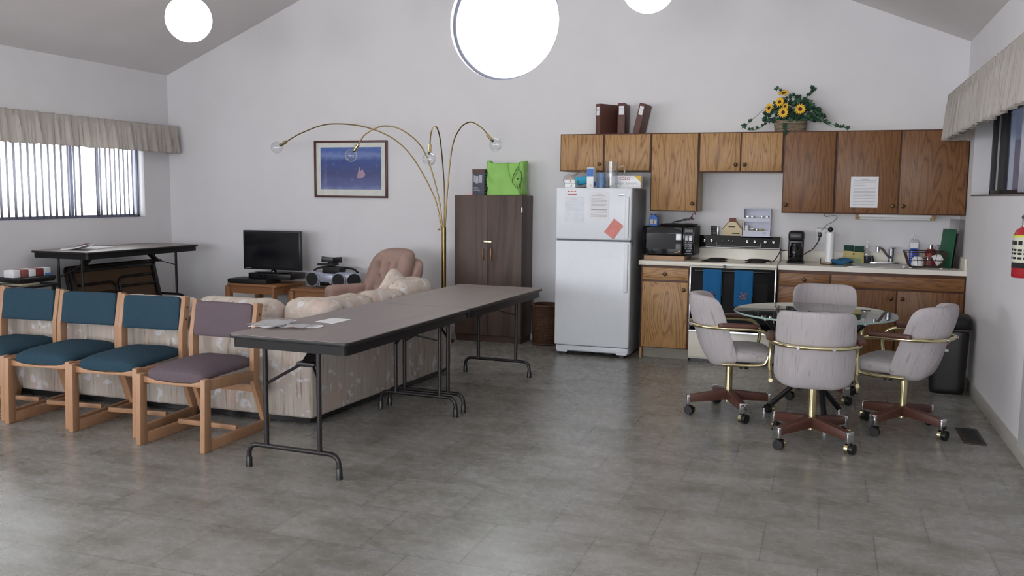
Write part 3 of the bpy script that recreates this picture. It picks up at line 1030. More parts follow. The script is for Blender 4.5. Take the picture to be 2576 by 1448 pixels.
def swivel_chair(label, loc, rotz, base_rot, group):
    """faces local +y"""
    t = thing('swivel_chair', label, 'chair', loc, rotz, group)
    for k in range(4):
        a = base_rot - rotz + k * PI / 2
        ca, sa = math.cos(a), math.sin(a)
        m = Matrix.Rotation(a, 4, 'Z')
        lg = MB().prism([(.0, .10), (.0, .165), (.05, .165), (.285, .135), (.285, .085)], 'y', -.024, .024, .006).xf(m).build('leg', BRWOOD, t)
        cs = MB().bx(.28, .302, -.026, .026, .068, .138, .004).xf(m).build('caster_socket', CHROME, lg)
        h = R(-90) - rotz + R((-55, 35, -20, 60)[k])
        wm = Matrix.Translation((.291 * ca, .291 * sa, 0)) @ Matrix.Rotation(h, 4, 'Z')
        MB().cyl((-.004, .014, .031), (.024, .014, .031), .031, seg=22).cyl((0, 0, .03), (0, 0, .09), .008, seg=10).xf(wm).build('caster_wheel', BLACK, lg)
        hd = MB()
        hd.grid(lambda u, v: (-.026 + .022 * v, .014 + .033 * math.cos(R(-20 + 220 * u)), .031 + .033 * math.sin(R(-20 + 220 * u))), 14, 1)
        hd.cyl((-.026, .014, .031), (-.023, .014, .031), .0325, seg=22)
        hd.xf(wm).build('caster_hood', BRASS, lg)
    MB().cyl((0, 0, .085), (0, 0, .37), .0245, seg=24).build('column', BRASS, t)
    MB().bx(-.09, .09, -.07, .13, .358, .385, .006).cyl((0, .10, .32), (0, .10, .36), .03, seg=14).cyl((0, 0, .345), (0, 0, .37), .04).build('tilt_mechanism', BLACK, t)
    MB().soft((0, .08, .432), (.475, .41, .105), 'z', .32, .6, 56, 14, lambda p: (p.x * (1 - .25 * max(0, -p.y / .205) ** 2), p.y, p.z + .012 * math.cos(p.x * 5) - (.02 * max(0, p.y / .25) ** 2))).build('seat', TWEED, t)
    def barrel(p):
        z = p.z
        x = p.x * (1 - .02 * (z / .235))
        k = abs(x) / .235
        if z < 0: z -= .022 * (1 - min(1, k) ** 2) * (-z / .235)
        return (x, p.y - .14 * (z / .235) * .5 + .15 * k ** 2.3, z)
    MB().soft((0, -.20, .610), (.468, .10, .468), 'y', .24, .5, 84, 20, barrel).build('backrest', TWEED, t)
    # one bent brass tube: behind the back, along both arms, down and under the seat
    half = [(0, -.277, .635), (.10, -.267, .635), (.18, -.22, .635), (.236, -.135, .635), (.259, -.05, .635), (.264, .17, .625), (.262, .235, .545), (.262, .215, .43), (.255, .16, .39), (.25, -.08, .39)]
    pts = spl([(-x, y, z) for x, y, z in half[::-1]] + half[1:], 6)
    MB().tube(pts, .0125, 12).build('arm_tube', BRASS, t)
    for sx in (-1, 1):
        MB().soft((sx * .262, .02, .655), (.05, .27, .032), 'z', .3, .5, 24, 8).build('arm_pad', BRWOOD, t)
        MB().cyl((sx * .10, -.287, .635), (sx * .10, -.267, .635), .010, seg=14).build('bolt', CHROME, t)
    return t
G = 'swivel chairs around the glass table'
swivel_chair('cream swivel chair with brass arms turned side-on at the left of the glass table', (6.84, -2.50, 0), R(-78), R(25), G)
swivel_chair('cream swivel chair nearest the camera, its back hiding the glass table', (7.40, -3.09, 0), R(2), R(49), G)
swivel_chair('cream swivel chair at the right of the glass table, next to the black trash can', (7.957, -2.55, 0), R(68), R(50), G)
swivel_chair('cream swivel chair behind the glass table, facing the camera', (7.45, -1.72, 0), R(180), R(38), G)

# ================================================================== television corner
def stand_table(label, loc, rotz, sx, sy, h, name='end_table'):
    t = thing(name, label, 'table', loc, rotz)
    MB().bx(-sx / 2, sx / 2, -sy / 2, sy / 2, h - .025, h, .006).build('top', STWOOD, t)
    b = MB()
    a, c = sx / 2 - .02, sy / 2 - .02
    b.bx(-a, a, -c, -c + .02, h - .105, h - .025); b.bx(-a, a, c - .02, c, h - .105, h - .025)
    b.bx(-a, -a + .02, -c, c, h - .105, h - .025); b.bx(a - .02, a, -c, c, h - .105, h - .025)
    b.build('apron', STWOOD, t)
    for ix in (-1, 1):
        for iy in (-1, 1):
            MB().bx(ix * (a + .004) - .03, ix * (a + .004) + .03 if ix < 0 else ix * (a + .004) + .0, iy * c - .03, iy * c + .03, 0, h - .026, .004).build('leg', STWOOD, t)
    return t
stand_table('square oak end table carrying the television', (1.555, -.325, 0), R(-3), .655, .55, .505)
stand_table('lower oak end table carrying the silver boombox', (2.42, -.31, 0), 0, .82, .50, .475)
tv = thing('television', 'flat black television on the oak end table in the corner', 'television', (1.665, -.36, .6175), R(2))
MB().bx(-.362, .362, -.02, .025, .035, .467, .006).build('casing', BLACK, tv)
MB().bx(-.342, .342, -.0225, -.0195, .062, .449).build('screen', SCREEN, tv)
MB().bx(-.33, -.26, -.0235, -.0222, .046, .052).build('maker_mark', INK, tv)
MB().cyl((0, .02, .01), (0, .02, .05), .03).build('neck', GLOSSB, tv)
MB().soft((0, .0, .008), (.40, .2, .014), 'z', .5, .5).build('foot', GLOSSB, tv)
tag(MB().bx(-.25, .25, -.14, .14, 0, .048, .004).bx(-.2, .0, -.142, -.139, .016, .03).build('disc_player', MATTEB, None, (1.46, -.42, .506)), 'slim black disc player sticking out below the television at the left', 'player')
vc = tag(MB().bx(-.27, .27, -.15, .15, 0, .062, .004).build('cable_box', BLACK, None, (1.675, -.30, .5545)), 'taller black recorder box right under the television', 'recorder')
MB().bx(-.24, .10, -.153, -.149, .015, .045).build('front_panel', GLOSSB, vc)
# boombox
bb = thing('boombox', 'silver boombox with round speakers on the lower end table', 'radio', (2.42, -.33, .476), R(-2))
SILV = plain('silver_plastic', (176, 182, 200), .35, .4, .05)
MB().soft((0, .02, .096), (.60, .20, .172), 'y', .28, .4, 56, 14).build('body', SILV, bb)
for x in (-.21, .12):
    sp = MB().cyl((x, -.075, .10), (x, -.10, .10), .088, .078, 32).build('speaker_ring', SILV, bb)
    MB().lathe([(0, 0), (.066, .004), (.07, .012), (0, .012)], (x, -.102, .10), 32, (0, -1, 0)).build('speaker_mesh', MATTEB, sp)
MB().cyl((.265, -.03, .10), (.285, -.055, .10), .072, seg=26).build('side_speaker', MATTEB, bb)
MB().bx(-.12, .03, -.095, -.08, .03, .075, .004).build('tuner_window', GLOSSB, bb)
MB().bx(-.13, .04, -.09, -.075, .09, .15, .006).build('cassette_door', SILV, bb)
MB().bx(-.10, .12, -.085, .06, .165, .235, .015).build('disc_lid', MATTEB, bb)
MB().tube(spl([(-.28, .03, .18), (-.2, .05, .215), (0, .06, .225), (.2, .05, .215), (.28, .03, .18)], 6), .012).build('carry_handle', BLACK, bb)
MB().tube([(-.06, .10, .2), (.0, .12, .5), (.075, .14, .83)], .0022, 6).build('antenna', plain('pale_antenna', (214, 218, 224), .4, .2), bb)
MB().bx(-.01, .05, -.125, -.095, .004, .02, .003).build('battery_tab', BLACK, bb)
tag(MB().bx(-.10, .10, -.06, .06, 0, .024, .003).build('cassette_case', MATTEB, None, (2.33, -.30, .7185)), 'black case lying flat on top of the boombox', 'case')
ob = thing('open_case', 'open black disc wallet standing on the boombox', 'case', (2.37, -.265, .744))
for s_ in (-1, 1):
    MB().bar((0, 0, .03), (s_ * .125, -.03, .042), .012, .06, .002).build('cover', BLACK, ob)
MB().bx(-.06, .06, -.004, .004, 0, .008).build('spine', BLACK, ob)

# ================================================================== arc lamp
lp = thing('arc_floor_lamp', 'brass floor lamp with four arching arms and clear globe bulbs', 'lamp', (3.792, -.50, 0))
MB().lathe([(0, 0), (.11, 0), (.11, .018), (.10, .026), (.03, .03), (0, .03)], seg=40).build('base', ABRASS, lp)
MB().cyl((0, 0, .028), (0, 0, 1.175), .0235, seg=24).build('pole', ABRASS, lp)
MB().cyl((-.02, 0, 1.15), (-.05, 0, 1.15), .007).sphere((-.055, 0, 1.15), .011).build('thumb_screw', BRASS, lp)
LX_, LY_ = 3.792, -.50
arms = [[(3.766, -0.500, 1.156), (3.675, -0.500, 1.500), (3.371, -0.500, 1.955), (2.976, -0.500, 2.168), (2.501, -0.500, 2.224), (2.156, -0.500, 2.138), (1.949, -0.500, 2.041)],
        [(3.781, -0.505, 1.156), (3.736, -0.520, 1.500), (3.614, -0.581, 1.925), (3.452, -0.682, 2.117), (3.260, -0.753, 2.173), (3.078, -0.793, 2.097), (2.986, -0.804, 1.981)],
        [(3.801, -0.510, 1.156), (3.811, -0.540, 1.601), (3.822, -0.652, 2.006), (3.842, -0.783, 2.143), (3.857, -0.905, 2.138), (3.872, -0.996, 2.057), (3.877, -1.026, 1.955)],
        [(3.806, -0.500, 1.156), (3.827, -0.500, 1.500), (3.887, -0.520, 1.955), (3.989, -0.561, 2.148), (4.120, -0.601, 2.208), (4.252, -0.642, 2.148), (4.328, -0.662, 2.072)]]
for P in arms:
    P = [(x - LX_, y - LY_, z) for x, y, z in P]
    pts = spl(P, 10)
    am = MB().tube(pts, .0065, 10).build('arm', ABRASS, lp)
    d = (pts[-1] - pts[-3]).normalized()
    e = pts[-1]
    MB().cyl(e - d * .012, e + d * .062, .019, seg=20).build('socket', BRASS, am)
    MB().cyl(e + d * .055, e + d * .08, .014, .013, seg=16).build('bulb_neck', MATTEB, am)
    MB().sphere(e + d * .125, .062, u=32, v=20).build('bulb', GLASS, am)

# ================================================================== framed print
pf = thing('framed_print', 'framed blue seascape print hanging on the back wall', 'picture', (2.455, -.003, 1.768))
w2_, h2_ = .455, .313
b = MB()
f_ = .022
b.bx(-w2_, w2_, -.024, .0, h2_ - f_, h2_, .003); b.bx(-w2_, w2_, -.024, .0, -h2_, -h2_ + f_, .003)
b.bx(-w2_, -w2_ + f_, -.024, .0, -h2_ + f_ * .5, h2_ - f_ * .5, .003); b.bx(w2_ - f_, w2_, -.024, .0, -h2_ + f_ * .5, h2_ - f_ * .5, .003)
b.build('frame', plain('mahogany_frame', (82, 44, 42), .35, 0, .1), pf)
MB().bx(-w2_ + .015, w2_ - .015, -.008, -.002, -h2_ + .015, h2_ - .015).build('mat_board', plain('ivory_mat', (228, 230, 222), .8), pf)
MB().bx(-.378, .378, -.0095, -.007, -.222, .24).build('print', art_mat(), pf)
b = MB()
b.prism([(.075, -.10), (.10, -.005), (.115, .03), (.118, -.02), (.15, .0), (.185, -.06), (.15, -.095), (.11, -.105)], 'y', -.0102, -.0094)
b.prism([(-.0, -.112), (.05, -.115), (.03, -.124)], 'y', -.0102, -.0094)
b.build('pink_shape', plain('pale_pink_ink', (188, 158, 182), .7), pf)
MB().bx(-w2_ + .015, w2_ - .015, -.0155, -.0145, -h2_ + .015, h2_ - .015).build('glazing', clear('picture_glass', (.98, .98, .98), 1.3), pf)

# ================================================================== walnut wardrobe and what stands on it
wd = thing('wardrobe', 'tall walnut laminate two door cupboard against the back wall', 'cupboard', (4.213, -.19, 0))
MB().bx(-.363, .363, -.145, .182, .06, 1.497, .002).build('carcass', WALNUT, wd)
MB().bx(-.355, .355, -.14, .175, 0, .06).build('plinth', plain('dark_walnut_plinth', (74, 54, 48), .6), wd)
MB().bx(-.362, -.0015, -.168, -.1465, .075, 1.495, .0015).build('door', WALNUT, wd)
MB().bx(.0015, .362, -.168, -.1465, .075, 1.495, .0015).build('door', WALNUT, wd)
for x in (-.045, .04):
    MB().bx(x - .006, x + .006, -.188, -.178, .84, .965, .003).bx(x - .004, x + .004, -.18, -.166, .85, .86).bx(x - .004, x + .004, -.18, -.166, .945, .955).build('handle', plain('brass_brown_pull', (150, 104, 70), .35, .5), wd)
MB().bx(-.045, .04, -.173, -.1675, 1.013, 1.042, .002).bx(-.04, .0, -.181, -.172, 1.016, 1.04, .002).build('hasp_lock', BRASS, wd)
MB().bx(.358, .364, -.17, -.146, 1.33, 1.38).build('hinge', STEEL, wd)
bx_ = tag(MB().bx(-.065, .065, -.06, .06, 0, .262, .002).build('appliance_box', plain('slate_box', (74, 76, 88), .6, 0, .1), None, (4.085, -.24, 1.4975)), 'slate grey appliance box beside the green bag on the wardrobe', 'box')
MB().bx(-.066, .066, -.0612, -.058, .225, .2625).build('brown_band', plain('box_brown', (92, 66, 60), .6), bx_)
MB().bx(-.05, -.035, -.0615, -.059, .13, .2).bx(-.03, .0, -.0615, -.059, .12, .195).bx(.005, .04, -.0615, -.059, .125, .205).build('pale_product_print', plain('print_grey', (176, 178, 190), .6), bx_)
b = MB()
for k in range(7):
    b.bx(.0655, .0662, -.045 + .004 * (k % 2), .03, .02 + .032 * k, .036 + .032 * k)
for k in range(3):
    b.bx(-.05, -.05 + .07 - .012 * k, -.0615, -.059, .045 + .016 * k, .05 + .016 * k)
b.build('printed_text', plain('print_grey_text', (150, 152, 164), .6), bx_)
gb = thing('shopping_bag', 'lime green cloth shopping bag on top of the wardrobe', 'bag', (4.362, -.21, 1.4975), R(2))
def bagp(u, v):
    a = 2 * PI * u
    sg = lambda q, e: math.copysign(abs(q) ** e, q)
    wx = .203 - .016 * (1 - v) + .004 * math.sin(9 * v + 6 * u)
    wy = .12 * (1 - .30 * v)
    return (wx * sg(math.cos(a), .35) + .006 * math.sin(14 * v + 5 * a), wy * sg(math.sin(a), .4) + .010 * math.sin(3 * a + 6 * v) * (1 - abs(v - .5)), .003 + .335 * v + (.012 * math.cos(2 * a) + .006 * math.sin(5 * a)) * (v > .93))
b = MB().grid(bagp, 64, 24, True)
b.build('bag_body', GREENP, gb, solid=.003)
MB().bx(-.175, .175, -.085, .085, .002, .008).build('bag_bottom', GREENP, gb)
MB().tube(spl([(.03, -.088, .33), (.045, -.105, .24), (.09, -.118, .16), (.135, -.105, .25), (.15, -.088, .33)], 8), .006, 6).build('strap', GREENP, gb)
ys_ = -.131
MB().tube([(.105, ys_ + .006, .20), (.15, ys_, .285), (.185, ys_ + .012, .235), (.19, ys_ + .012, .19), (.178, ys_ + .004, .03), (.095, ys_ - .003, .135), (.105, ys_ + .006, .20)], .0028, 6).tube(spl([(.145, ys_ - .004, .12), (.15, ys_ - .004, .085), (.165, ys_ - .002, .075), (.172, ys_, .1), (.165, ys_ - .002, .135)], 6), .003, 6).cyl((.155, ys_, .165), (.155, ys_ - .008, .165), .006).build('black_logo', DINK, gb)
tag(MB().sphere((0, 0, .008), .008).build('indicator_bead', emit('red_indicator', (255, 70, 80), 1.2), None, (3.98, -.25, 1.498)), 'tiny red light at the left end of the wardrobe top', 'light')

# wicker basket
wb = thing('wicker_basket', 'brown wicker basket on the floor between wardrobe and refrigerator', 'basket', (4.795, -.20, 0))
WK = wicker_mat('wicker', (112, 78, 56), (86, 58, 42))
MB().lathe([(0, .004), (.13, .004), (.138, .015), (.145, .2), (.152, .40), (.156, .405), (.15, .41), (.143, .40), (.136, .2), (.128, .03), (0, .03)], seg=48).build('body', WK, wb)
RIMW = plain('dark_wicker_rim', (84, 54, 40), .7, 0, .15)
for z, nm in ((.012, 'base_ring'), (.40, 'rim')):
    MB().tube([((.14 if z < .1 else .155) * math.cos(2 * PI * k / 40), (.14 if z < .1 else .155) * math.sin(2 * PI * k / 40), z) for k in range(40)], .009, 8, True).build(nm, RIMW, wb)
for a in (R(20), R(200)):
    MB().tube(spl([(.15 * math.cos(a - .5), .15 * math.sin(a - .5), .38), (.15 * math.cos(a - .35), .15 * math.sin(a - .35), .47), (.15 * math.cos(a), .15 * math.sin(a), .505), (.15 * math.cos(a + .35), .15 * math.sin(a + .35), .47), (.15 * math.cos(a + .5), .15 * math.sin(a + .5), .38)], 8), .011, 8).build('handle', plain('wicker_handle', (88, 56, 42), .7, 0, .15), wb)

# ================================================================== kitchen cabinets
def knob(b_parent, x, y, z, mat=None):
    return MB().lathe([(0, 0), (.008, 0), (.007, .012), (.0175, .018), (.018, .024), (.012, .029), (0, .030)], (x, y, z), 20, (0, -1, 0)).build('knob', mat or BRONZE, b_parent)

ZU0, ZU1, YU = 1.366, 2.095, -.341
def upper(label, x0, x1, z0, doors, knobs, z1=ZU1, oak=None):
    """x0..x1 outer, doors: list of (xa, xb); knobs: x offset list (None for no knob)"""
    t = thing('wall_cabinet', label, 'cabinet', (x0, 0, z0), 0, 'oak wall cabinets')
    h = z1 - z0
    w = x1 - x0
    MB().bx(0, w, YU + .02, -.002, 0, h, .001).build('carcass', SIDEP, t)
    MB().bx(0, w, YU, YU + .0195, 0, h, .001).build('face_frame', OAKD, t)
    for (xa, xb), kn in zip(doors, knobs):
        d = MB().bx(xa - x0, xb - x0, YU - .018, YU - .0005, .010, h - .010, .003).build('door', oak or OAK, t)
        if kn is not None:
            knob(d, kn - x0, YU - .018, .075 if h > .5 else .068)
    return t
e = .0105
upper('short two door oak wall cabinet above the refrigerator, binders standing on it', 4.961, 5.851, 1.738, [(4.961 + e, 5.401 - e), (5.401 + e * .6, 5.851 - e)], [5.360, None])
upper('single door oak wall cabinet above the microwave', 5.853, 6.298, ZU0, [(5.853 + e, 6.298 - e)], [6.255])
upper('short two door oak wall cabinet above the stove', 6.30, 7.049, 1.731, [(6.30 + e, 6.677 - e * .6), (6.677 + e * .6, 7.049 - e)], [6.635, 6.712])
upper('single door oak wall cabinet right of the stove, under the flower basket end', 7.051, 7.497, ZU0, [(7.051 + e, 7.497 - e)], [7.087], oak=OAKR)
upper('two door oak wall cabinet above the sink, a notice taped to its left door', 7.499, W - .004, ZU0, [(7.499 + e, 8.019 - e * .6), (8.019 + e * .6, W - .012)], [7.978, 8.058], oak=OAKR)

def base_cab(label, x0, x1, drawers, doors, zt=.872, oak=None, oakh=None):
    """drawers: (xa, xb, z0, z1, knob); doors: (xa, xb, z0, z1, knob_x)"""
    t = thing('base_cabinet', label, 'cabinet', (x0, 0, 0), 0, 'oak base cabinets')
    w = x1 - x0
    MB().bx(0, w, -.565, -.002, .1, zt, .001).build('carcass', SIDEP, t)
    MB().bx(0, w, -.585, -.5655, .1, zt, .001).build('face_frame', OAKD, t)
    MB().bx(.022, w - .002, -.535, -.515, 0, .1005).build('toe_kick', plain('vinyl_toe_kick', (132, 126, 112), .5), t)
    MB().bx(0, .02, -.585, -.04, 0, .1).build('end_panel', OAK, t)
    for xa, xb, z0, z1, kn in drawers:
        d = MB().bx(xa - x0, xb - x0, -.603, -.5855, z0, z1, .003).build('drawer', oakh or OAKH, t)
        if kn: knob(d, (xa + xb) / 2 - x0, -.603, (z0 + z1) / 2)
    for xa, xb, z0, z1, kx in doors:
        d = MB().bx(xa - x0, xb - x0, -.603, -.5855, z0, z1, .003).build('door', oak or OAK, t)
        if kx: knob(d, kx - x0, -.603, z1 - .065)
    return t
base_cab('narrow oak base cabinet with drawer and door beside the refrigerator, under the microwave', 5.833, 6.282, [(5.847, 6.268, .738, .850, True)], [(5.847, 6.268, .108, .720, 6.235)])
base_cab('long oak sink base cabinet with drawers running to the right wall', 7.056, W - .004, [(7.066, 7.488, .738, .845, True), (7.066, 7.488, .578, .725, True), (7.066, 7.488, .345, .565, True), (7.066, 7.488, .115, .332, True), (7.502, W - .014, .738, .845, False)],
         [(7.502, 8.024, .115, .725, 7.985), (8.036, W - .014, .115, .725, 8.074)], oak=OAKR, oakh=OAKRH)
ct = tag(MB().bx(5.812, 6.288, -.618, -.002, .873, .914, .004).build('countertop', LAMIN), 'short cream countertop between refrigerator and stove', 'countertop')
MB().bx(5.812, 6.288, -.022, -.002, .9145, 1.01, .003).build('backsplash', LAMIN, ct)
# long counter, with an opening for the sink
SX0, SX1, SY0, SY1 = 7.62, 8.16, -.53, -.12
b = MB()
b.bx(7.054, SX0, -.618, -.002, .873, .914); b.bx(SX1, W - .002, -.618, -.002, .873, .914)
b.bx(SX0, SX1, -.618, SY0, .873, .914); b.bx(SX0, SX1, SY1, -.002, .873, .914)
ct2 = tag(b.build('countertop', LAMIN), 'long cream countertop around the steel sink', 'countertop')
MB().bx(7.054, W - .024, -.022, -.002, .9145, 1.015, .003).bx(W - .022, W - .002, -.6, -.002, .9145, 1.015, .003).build('backsplash', LAMIN, ct2)

# sink and tap
sk = thing('sink', 'stainless steel sink set into the long countertop', 'sink', (7.89, -.325, .914))
b = MB()
hw, hd = .285, .225
rim = [(hw, hd), (-hw, hd), (-hw, -hd), (hw, -hd)]
def rr(hx, hy, z, r=.05, n=6):
    P = []
    for sx, sy, a0 in ((1, 1, 0), (-1, 1, 90), (-1, -1, 180), (1, -1, 270)):
        for k in range(n):
            a = R(a0 + 90 * k / (n - 1))
            P.append((sx * (hx - r) + r * math.cos(a), sy * (hy - r) + r * math.sin(a), z))
    return P
loops = [rr(hw, hd, .001), rr(hw - .004, hd - .004, .006), rr(hw - .025, hd - .02, .004), rr(hw - .035, hd - .03, -.02), rr(hw - .05, hd - .045, -.15), rr(.06, .06, -.155, .05)]
V = [[b.bm.verts.new(p) for p in lp_] for lp_ in loops]
for a, c in zip(V, V[1:]):
    for i in range(len(a)):
        b.bm.faces.new((a[i], a[(i + 1) % len(a)], c[(i + 1) % len(a)], c[i]))
b.bm.faces.new(V[-1])
b.build('basin', STEEL, sk, solid=.001)
tp = thing('faucet', 'chrome single lever faucet leaning left over the sink', 'faucet', (8.005, -.075, .9145))
MB().soft((-.06, 0, .012), (.27, .05, .022), 'z', .5, .5).build('deck_plate', CHROME, tp)
MB().cyl((0, 0, .015), (0, 0, .11), .024, seg=22).cyl((0, 0, .075), (0, 0, .14), .027, seg=22).build('body', CHROME, tp)
MB().tube(spl([(0, -.01, .06), (-.035, -.05, .085), (-.075, -.11, .135), (-.105, -.15, .158), (-.125, -.18, .158)], 6), .014, 14).build('spout', CHROME, tp)
MB().cyl((-.125, -.18, .163), (-.125, -.18, .122), .016, seg=18).build('spout_nozzle', CHROME, tp)
MB().soft((.01, -.02, .151), (.05, .10, .02), 'z', .5, .6).build('lever', CHROME, tp)

# ================================================================== refrigerator and what is on it
fg = thing('refrigerator', 'white top freezer refrigerator with notes on its door', 'refrigerator', (5.403, -.752, 0))
FW = .3575
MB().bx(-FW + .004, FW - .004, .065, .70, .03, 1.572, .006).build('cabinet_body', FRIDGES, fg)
MB().bx(-FW, FW, 0, .06, .10, 1.086, .012, 3).build('door', FRIDGEW, fg)
fz = MB().bx(-FW, FW, 0, .06, 1.100, 1.576, .012, 3).build('freezer_door', FRIDGEW, fg)
MB().bx(-FW + .01, FW - .01, .012, .06, 1.084, 1.102).build('door_seal', plain('grey_gasket', (98, 100, 108), .6), fg)
MB().bx(-FW + .01, FW - .01, .022, .05, .045, .094, .004).bx(-FW + .02, -FW + .12, .024, .05, .03, .05).bx(FW - .12, FW - .02, .024, .05, .03, .05).build('base_grille', FRIDGEW, fg)
MB().bx(-FW + .06, -FW + .10, .08, .12, 0, .032).bx(FW - .10, FW - .06, .08, .12, 0, .032).bx(-FW + .06, -FW + .10, .62, .66, 0, .032).bx(FW - .10, FW - .06, .62, .66, 0, .032).build('feet', BLACK, fg)
MB().bx(FW - .058, FW - .020, -.02, .002, .62, 1.07, .008, 3).build('handle', FRIDGEW, fg)
MB().bx(FW - .058, FW - .020, -.02, .002, 1.115, 1.5, .008, 3).build('handle', FRIDGEW, fg)
MB().bx(FW - .002, FW + .006, .03, .055, 1.05, 1.095, .002).build('hinge', BRONZE, fg)
MB().soft((.265, -.001, 1.515), (.075, .006, .022), 'y', .8, .6, 24, 8).build('oval_badge', STEEL, fg)
def printed_sheet(name, label, cat, loc, w, h, lines, mat=PAPER, ink=INK, tilt=0, seed=1, bold=(), facing=0.0):
    """sheet with rows of small print, facing -y"""
    t = thing(name, label, cat, loc, facing)
    rnd = random.Random(seed)
    m = Matrix.Rotation(tilt, 4, 'Y')
    MB().bx(-w / 2, w / 2, 0, .0008, -h / 2, h / 2).xf(m).build('paper', mat, t, smooth=False)
    b, c = MB(), MB()
    for k in range(lines):
        z = h * .40 - k * h * .8 / max(1, lines - 1)
        if k == 0:
            xa, xb = -.12 * w, .16 * w
        else:
            xa, xb = -.40 * w, (.40 if rnd.random() < .7 else rnd.uniform(.0, .36)) * w
        if k > 1 and rnd.random() < .12: continue
        (c if k in bold else b).bx(xa, xb, -.0006, .0004, z - h * .0045, z + h * .0045 + (h * .004 if k in bold else 0))
    b.xf(m).build('printed_lines', ink, t, smooth=False)
    if bold: c.xf(m).build('bold_line', DINK, t, smooth=False)
    return t
YD = -.7545
FAINT = plain('faint_ink', (196, 198, 212), .9)
printed_sheet('note', 'faintly printed white note on the left of the freezer door', 'note', (5.225, YD, 1.375), .185, .235, 9, plain('bluish_paper', (224, 229, 236), .6), plain('very_faint_ink', (210, 214, 226), .9), seed=4)
printed_sheet('notice', 'typed white notice in the middle of the freezer door', 'notice', (5.458, YD, 1.415), .185, .25, 17, PAPER, INK, seed=2, bold=(11,))
tag(MB().bx(-.055, .055, 0, .0012, -.078, .078).xf(Matrix.Rotation(R(36), 4, 'Y')).build('card', plain('salmon_card', (218, 142, 132), .8, 0, .08), None, (5.600, YD - .0012, 1.203), smooth=False), 'salmon pink card stuck crooked on the freezer door', 'card')
mg = thing('magnet', 'white magnet with a red bar at the top left of the freezer door', 'magnet', (5.198, YD, 1.532))
MB().bx(-.045, .045, 0, .002, -.022, .024).build('backing', WHITE, mg)
MB().bx(-.044, .044, -.001, .001, -.02, -.009).build('red_bar', RED, mg)
b = MB()
for k in range(7):
    b.bx(-.036 + .011 * k, -.029 + .011 * k, -.001, .001, .004, .013 + .004 * ((k * 5) % 3 == 0))
b.build('red_print', RED, mg)

ZF = 1.5765
bg = thing('bread_bag', 'clear plastic bag with a blue cloth at the left on top of the refrigerator', 'bag', (5.17, -.42, ZF))
MB().soft((0, 0, .075), (.28, .2, .15), 'z', .7, .8, 40, 16, lambda p: (p.x * (1 - .25 * max(0, p.z / .075)) + .01 * math.sin(30 * p.y), p.y + .008 * math.sin(40 * p.x), p.z + (.02 * math.sin(26 * p.x + 14 * p.y)) * (p.z > 0))).build('clear_bag', PLASTICBAG, bg)
MB().soft((.06, -.075, .07), (.16, .10, .085), 'z', .6, .8, 32, 12, lambda p: (p.x, p.y, p.z + .006 * math.sin(50 * p.x + 20 * p.y))).build('blue_cloth', plain('turquoise_cloth', (60, 172, 208), .8, 0, .1), bg)
MB().soft((-.06, -.02, .06), (.1, .12, .10), 'z', .6, .8, 24, 10).build('bread_roll', plain('pale_bun', (212, 186, 168), .8), bg)
for k in range(2):
    o = tag(MB().bx(-.05, .05, -.04, .04, 0, .037, .002).build('small_carton', WHITE, None, (5.163 - .006 * k, -.66, ZF + .0005 + .038 * k), ), ('white small carton lying under another on the refrigerator top, front left', 'white small carton on top of its twin at the front left of the refrigerator')[k], 'carton', 'white cartons on the refrigerator')
    lettering('A', .03, DINK, o, (.012, -.0405, .018))
bx2 = tag(MB().bx(-.032, .032, -.05, .05, 0, .188, .002).build('tall_carton', WHITE, None, (5.347, -.62, ZF)), 'tall narrow white carton with a blue top panel on the refrigerator', 'carton')
MB().bx(-.0305, .0305, -.0508, -.0495, .108, .180).bx(.0318, .0326, -.045, .045, .02, .06).build('blue_panel', BLUE, bx2)
lettering('09', .018, INK, bx2, (.012, -.0505, .022), (R(90), R(-90), 0))
tag(MB().lathe([(0, 0), (.033, 0), (.035, .01), (.035, .13), (.03, .14), (0, .14)]).build('round_tub', plain('blue_tub', (128, 164, 206), .5, 0, .1), None, (5.415, -.52, ZF)), 'blue round tub behind the tall white carton on the refrigerator', 'tub')
tag(MB().bx(-.035, .035, -.03, .03, 0, .095, .002).build('tan_box', plain('mustard_box', (186, 166, 92), .6), None, (5.492, -.36, ZF)), 'mustard yellow little box behind the glass pitcher on the refrigerator', 'box')
pt = thing('pitcher', 'tall clear glass pitcher on top of the refrigerator', 'pitcher', (5.551, -.672, ZF))
MB().lathe([(0, .004), (.052, .004), (.055, .012), (.058, .12), (.062, .24), (.066, .246), (.060, .24), (.056, .12), (.052, .02), (0, .014)], seg=40).build('glass_body', GLASS, pt)
MB().tube(spl([(.058, 0, .19), (.11, -.01, .20), (.125, -.015, .16), (.095, -.01, .08), (.057, 0, .06)], 8), .008, 10).build('handle', GLASS, pt)
sb = tag(MB().bx(-.145, .145, -.06, .06, 0, .115, .002).build('spoon_box', WHITE, None, (5.665, -.545, ZF)), 'white box of plastic spoons with red lettering behind the pitcher on the refrigerator', 'box')
MB().prism([(.145, .115), (.145, .055), (.085, .115)], 'y', -.0606, -.0595).build('yellow_corner', YELLOW, sb)
lettering('SOLO', .036, RED, sb, (-.005, -.0604, .088), sx=1.1)
lettering('weight Spoons', .036, INK, sb, (.005, -.0604, .045))

